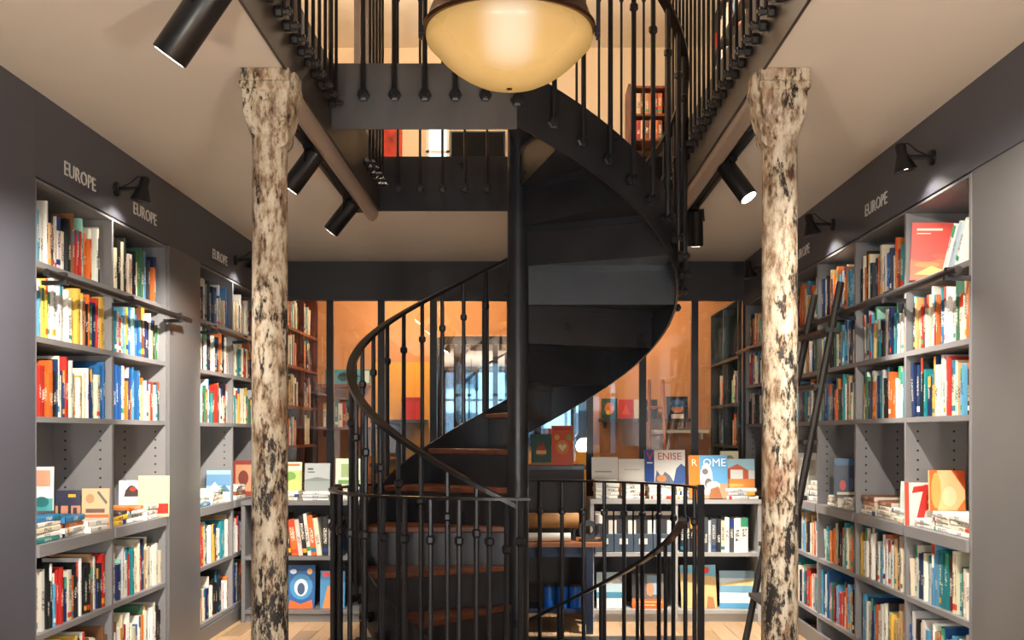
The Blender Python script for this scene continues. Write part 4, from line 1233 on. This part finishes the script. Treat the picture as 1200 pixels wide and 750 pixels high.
def wall_shelf(label, x0, x1, z, depth=.2, m=DARKBACK, y=YW):
    t = thing('wall_shelf', label, 'shelf', ((x0+x1)/2, y, z))
    MB().box(x0, x1, y-depth, y-.013, z-.03, z).build('board', m, t)
    for xx in (x0+.06, x1-.06): MB().box(xx-.01, xx+.01, y-depth+.03, y-.013, z-.09, z-.031).build('bracket', m, t)
wall_shelf('dark wall shelf with a red box left of the mirror', -1.45, -.92, 1.43)
wall_shelf('low dark wall shelf carrying a tall black book left of the mirror', -1.45, -.92, 1.02, .24)
wall_shelf('dark wall shelf with a row of facing books right of the mirror', .70, 1.56, 1.44)
wall_shelf('pale wall shelf at right under the facing books', 1.2, 1.72, 1.335, .24, WHITEM)
o = thing('gift_box', 'red box standing on the dark shelf left of the mirror', 'box', (-1.07, YW-.1, 1.4305))
MB().box(-1.16, -.98, YW-.16, YW-.04, 1.4305, 1.60).build('body', mat('red_card', S(206,40,30), .5), o); MB().box(-1.163, -.977, YW-.163, YW-.037, 1.601, 1.64).build('lid', mat('dark_red_card', S(180,30,26), .5), o)
display_book('display_book', 'tall black folio standing upright left of the mirror', .10, .37, .04, (-1.23, YW-.12, 1.0205), 0, 3, (32,28,32), [('r',.1,.1,.9,.16,(160,100,60))])
for i, (nm, x, w, h, c, art) in enumerate((('dark green and orange', .80, .15, .19, (30,70,66), [('e',.5,.5,.3,.3,(220,120,50)), ('e',.4,.3,.12,.12,(240,200,80)), ('e',.65,.7,.12,.1,(200,60,40))]),
        ('red', .955, .135, .18, (196,44,40), [('p',[(.2,.2),(.8,.2),(.5,.75)],(226,90,70))]), ('white', 1.085, .10, .18, (230,226,220), []),
        ('charcoal', 1.20, .11, .18, (50,52,58), [('r',.1,.5,.9,.6,(200,200,200))]), ('blue and black', 1.44, .20, .21, (20,40,70), [('e',.5,.45,.28,.2,(214,140,110)), ('e',.5,.68,.35,.18,(60,110,170)), ('r',.2,.0,.8,.2,(230,226,220))]))):
    display_book('display_book', '%s book facing out on the far shelf right of mirror' % nm, w, h, .02, (x, YW-.12, 1.4405), 0, 6, c, art)
display_book('display_book', 'teal picture board standing left of the yellow board', .42, .14, .02, (-1.66, YW-.20, 1.76), 0, 3, (70,150,170), [('e',.4,.5,.12,.3,(30,60,80)), ('p',[(.5,.2),(.8,.5),(.6,.9)],(40,80,100)), ('r',.82,.1,.98,.9,(200,226,226))])
wall_shelf('brown wall shelf under the teal picture board', -1.93, -1.47, 1.7595, .28, DARKW)
wall_shelf('lower brown wall shelf by the left wall', -1.93, -1.47, 1.36, .28, DARKW)
shelf_spines([('cream',(226,210,180),.03,.22,0), ('orange',(220,120,50),.04,.24,0), ('white',(236,230,220),.035,.23,0), ('teal',(60,130,140),.03,.24,0), ('white',(236,230,220),.04,.22,0), ('red',(190,60,40),.03,.23,0), ('tan',(200,160,110),.04,.24,0)],
             -1.88, YW-.27, 1.3605, 'the lower brown far shelf', 'books on the brown far shelf')
# brown bookcase modelled in place of the left bookcase's warm reflection; teal one on the right
bookcase('bookcase', 'red-brown bookcase behind the glass standing in for the reflected left bookcase', -1, 1.97, .30, [9.2, 9.9, 10.56], [2.2, 1.88, 1.54, 1.2, .86, .5, .1], 2.55, DARKW, DARKW)
bookcase('bookcase', 'dark teal bookcase behind the glass on the right', 1, 1.77, .30, [9.2, 9.9, 10.56], [1.95, 1.56, 1.2, .86, .5, .1], 2.42, TEAL, TEAL)
for i, z in enumerate([2.2, 1.88, 1.54, 1.2]):
    fill_row(-1, 1.97, 9.25, 9.88, z, .3, 'brown bookcase', '', 300+i, fill=.8, scr=False); fill_row(-1, 1.97, 9.93, 10.5, z, .3, 'brown bookcase', '', 310+i, fill=.7, scr=False)
for i, z in enumerate([1.56, 1.2, .86]):
    fill_row(1, 1.77, 9.25, 9.88, z, .3, 'teal bookcase', '', 320+i, fill=.6, scr=False, bias={'navy':4,'charcoal':4,'white':.4}); fill_row(1, 1.77, 9.93, 10.5, z, .3, 'teal bookcase', '', 330+i, fill=.5, scr=False, bias={'navy':4,'charcoal':4,'white':.4})
t = thing('folding_ladder', 'narrow brown wooden ladder leaning by the far wall at right', 'ladder', (1.22, 10.2, 0))
for xx in (1.13, 1.31):
    MB().tube([(xx,9.95,0), (xx+ (1.22-xx)*.3, 10.33, 1.80)], .016, 6).build('stile', LADW, t)
for k in range(1, 7):
    f = k/7.0; MB().tube([(1.13+.027*f, 9.95+.38*f, 1.80*f), (1.31-.027*f, 9.95+.38*f, 1.80*f)], .011, 6).build('rung', LADW, t)
def ceiling_spot(label, loc, power, col, upper=False):
    t = thing('ceiling_spotlight', label, 'ceiling light', loc)
    x, y, z = loc
    b = MB(); b.lathe([(.0,0),(.06,0),(.06,-.05),(.05,-.055)], 20, loc); b.build('housing', WHITEM, t, smooth=True)
    b = MB(); b.lathe([(0,-.051),(.049,-.051),(.049,-.056),(0,-.056)], 20, loc); b.build('lens', LENS, t)
    light('spot_glow', 'POINT', (x, y, z-.12), power, col, parent=t, shadow_soft_size=.06)
ceiling_spot('round ceiling spotlight in back room, left', (-1.0, 9.75, HC-.001), 44, AMBER)
ceiling_spot('round ceiling spotlight in back room, right', (.9, 9.75, HC-.001), 34, AMBER)

# ================================================================== UPPER FLOOR
ceiling_spot('round ceiling light over the gallery, far left', (-1.3, 9.6, 5.299), 40, WARM)
ceiling_spot('round ceiling light over the gallery, far right', (1.0, 9.4, 5.299), 36, WARM)
ceiling_spot('added unseen ceiling light over the gallery, near the viewer', (-1.0, 6.6, 5.299), 170, WARM)  # unseen lamp, placed to shine on the upstairs right bookcase
o = MB().box(-1.5, -1.27, 11.475, 11.499, 3.95, 4.50).build('poster', PRINT if False else mat('red_poster', S(176,50,26), .6, noise=.5, nscale=9)); tag(o, 'red and orange poster on the upper back wall', 'poster')
w2 = MB()
for a, c in ((-1.02,-.99),(-.81,-.78)): w2.box(a, c, 11.46, 11.499, 3.7, 4.9)
w2.box(-1.02,-.78,11.46,11.499,4.88,4.91); w2.box(-1.02,-.78,11.46,11.499,4.2,4.225)
w2 = struct('window_2', w2, WHITEM)
MB().box(-.99, -.81, 11.485, 11.497, 3.7, 4.88).build('pane', emis('daylit_pane', (.62,.86,1,1), .9), w2)
t = thing('television', 'black flat screen on the upper back wall beside the pole', 'screen', (-.48, 11.45, 4.1))
MB().box(-.77, -.20, 11.44, 11.47, 4.08, 4.42).build('bezel', BLACK, t); MB().box(-.755,-.215, 11.436, 11.4395, 4.095, 4.405).build('panel', mat('black_screen', S(6,6,8), .6, spec=.1), t)
MB().box(-.55,-.42, 11.471, 11.499, 4.2, 4.3).build('wall_mount', IRON, t)
o = bookcase('bookcase', 'dark upstairs bookcase along the right wall behind the balustrade', 1, 1.80, .32, [6.2, 7.1, 8.0, 8.9, 9.8, 10.7], [ZF+.05, 3.45, 3.82, 4.19, 4.56, 4.93], 5.28, DARKBACK, DARKBACK, z0=ZF)
for i in range(5):
    for j, z in enumerate([3.45, 3.82, 4.19, 4.56, 4.93]):
        fill_row(1, 1.80, 6.22+.9*i, 7.06+.9*i, z, .33, 'upstairs', '', 400+i*10+j, scr=False, size=1.2, bias={'sky blue':2,'orange':1.5,'teal':1.5})
t = thing('storage_shelf', 'red-brown open shelf upstairs seen over the stair stringer', 'shelf', (1.25, 11.3, ZF))
for xx in (1.05, 1.43): MB().box(xx-.012, xx+.012, 11.1, 11.48, ZF, 4.80).build('upright', DARKW, t)
for zz in (3.5, 3.9, 4.25, 4.5, 4.78): MB().box(1.063, 1.417, 11.1, 11.48, zz-.02, zz).build('board', DARKW, t)
for k, zz in enumerate((3.9, 4.25, 4.5)):  # orange light on this shelf is put into the book colours
    shelf_spines([(['brown','orange','red','cream','brown','tan','orange'][(q+k) % 7], [(130,60,30),(200,90,40),(170,40,30),(220,190,150),(110,56,34),(190,130,80),(210,110,50)][(q+k) % 7], .042, .17+.02*((q*3+k) % 3), 0) for q in range(7)],
                 1.075, 11.12, zz+.0005, '%s shelf of the upstairs brown unit' % ['lower','middle','upper'][k], 'books on the upstairs brown unit')
t = thing('cupboard', 'dark blue cupboard upstairs in the far left corner', 'cupboard', (-2.1, 11.3, ZF))
MB().box(-2.45, -1.76, 11.1, 11.49, ZF, 4.38).build('body', NAVY, t)
for xx in (-2.44, -2.10): MB().box(xx, xx+.33, 11.08, 11.099, ZF+.05, 4.36).build('door', NAVY, t)

# ================================================================== PLACE THE SHELVED BOOKS
def weight(r_):
    if not r_['scr']: return 0
    X = r_['sx']*r_['X']; Y0 = r_['y']-r_['t']/2; Y1 = r_['y']+r_['t']/2
    s_ = F_PX/r_['y']
    px = 615 + X*s_; top = 508 - (r_['z']+r_['h']-EYE)*s_; bot = 508 - (r_['z']-EYE)*s_
    if 893 < px < 938 or 297 < px < 338: return 0
    if px < 43 or px > 1136: return 0
    vis = max(0, min(bot, 750) - max(top, 0))
    return vis*abs(X)*F_PX*(1/Y0-1/Y1)
for r_ in SPECS: r_['w'] = weight(r_)
SPECS.sort(key=lambda r_: -r_['w'])
def bmatrix(r_):
    sx = r_['sx']; a = r_['lean']
    M = Matrix.Translation((sx*(r_['X'] + r_['rec'] + r_['d']/2), r_['y'], r_['z'] + .0004 + abs(math.sin(a))*r_['t']/2))
    M = M @ Matrix.Rotation(-a, 4, 'X') @ Matrix.Rotation(R(-90*sx), 4, 'Z')
    return M
NIND = 315 - sum(1 for o in D.objects if o.name.split('.')[0] == 'book')
for r_ in SPECS[:NIND]:
    o = D.objects.new('book', BOOK); COL.objects.link(o)
    M = bmatrix(r_)
    o.location = M.to_translation(); o.rotation_euler = M.to_euler(); o.scale = (r_['t'], r_['d'], r_['h'])
    o.color = S(*r_['c'])
    tag(o, r_['label'], 'book', r_['group'])
vs = []; fs = []; mi = []; at = []; cc = []
rg = random.Random(5)
for r_ in SPECS[NIND:]:
    M = bmatrix(r_) @ Matrix.Diagonal((r_['t'], r_['d'], r_['h'], 1))
    b0 = len(vs); q = rg.random(); c = S(*r_['c'])
    vs += [tuple(M @ Vector(p)) for p in BV]
    fs += [tuple(b0+i for i in f) for f in BF]; mi += BMI; at += BA
    cc += [c[0], c[1], c[2], q]*len(BF)
me = D.meshes.new('shelved_books'); me.from_pydata(vs, [], fs)
me.materials.append(COVERM); me.materials.append(PAGES); me.polygons.foreach_set('material_index', mi)
A = me.attributes.new('Uvr', 'FLOAT_VECTOR', 'POINT'); A.data.foreach_set('vector', [x for p in at for x in p])
A = me.attributes.new('Col', 'FLOAT_COLOR', 'FACE'); A.data.foreach_set('color', cc)
o = D.objects.new('shelved_books', me); COL.objects.link(o); o['kind'] = 'stuff'
tag(o, 'many more small shelved books on the farther shelves', 'books')
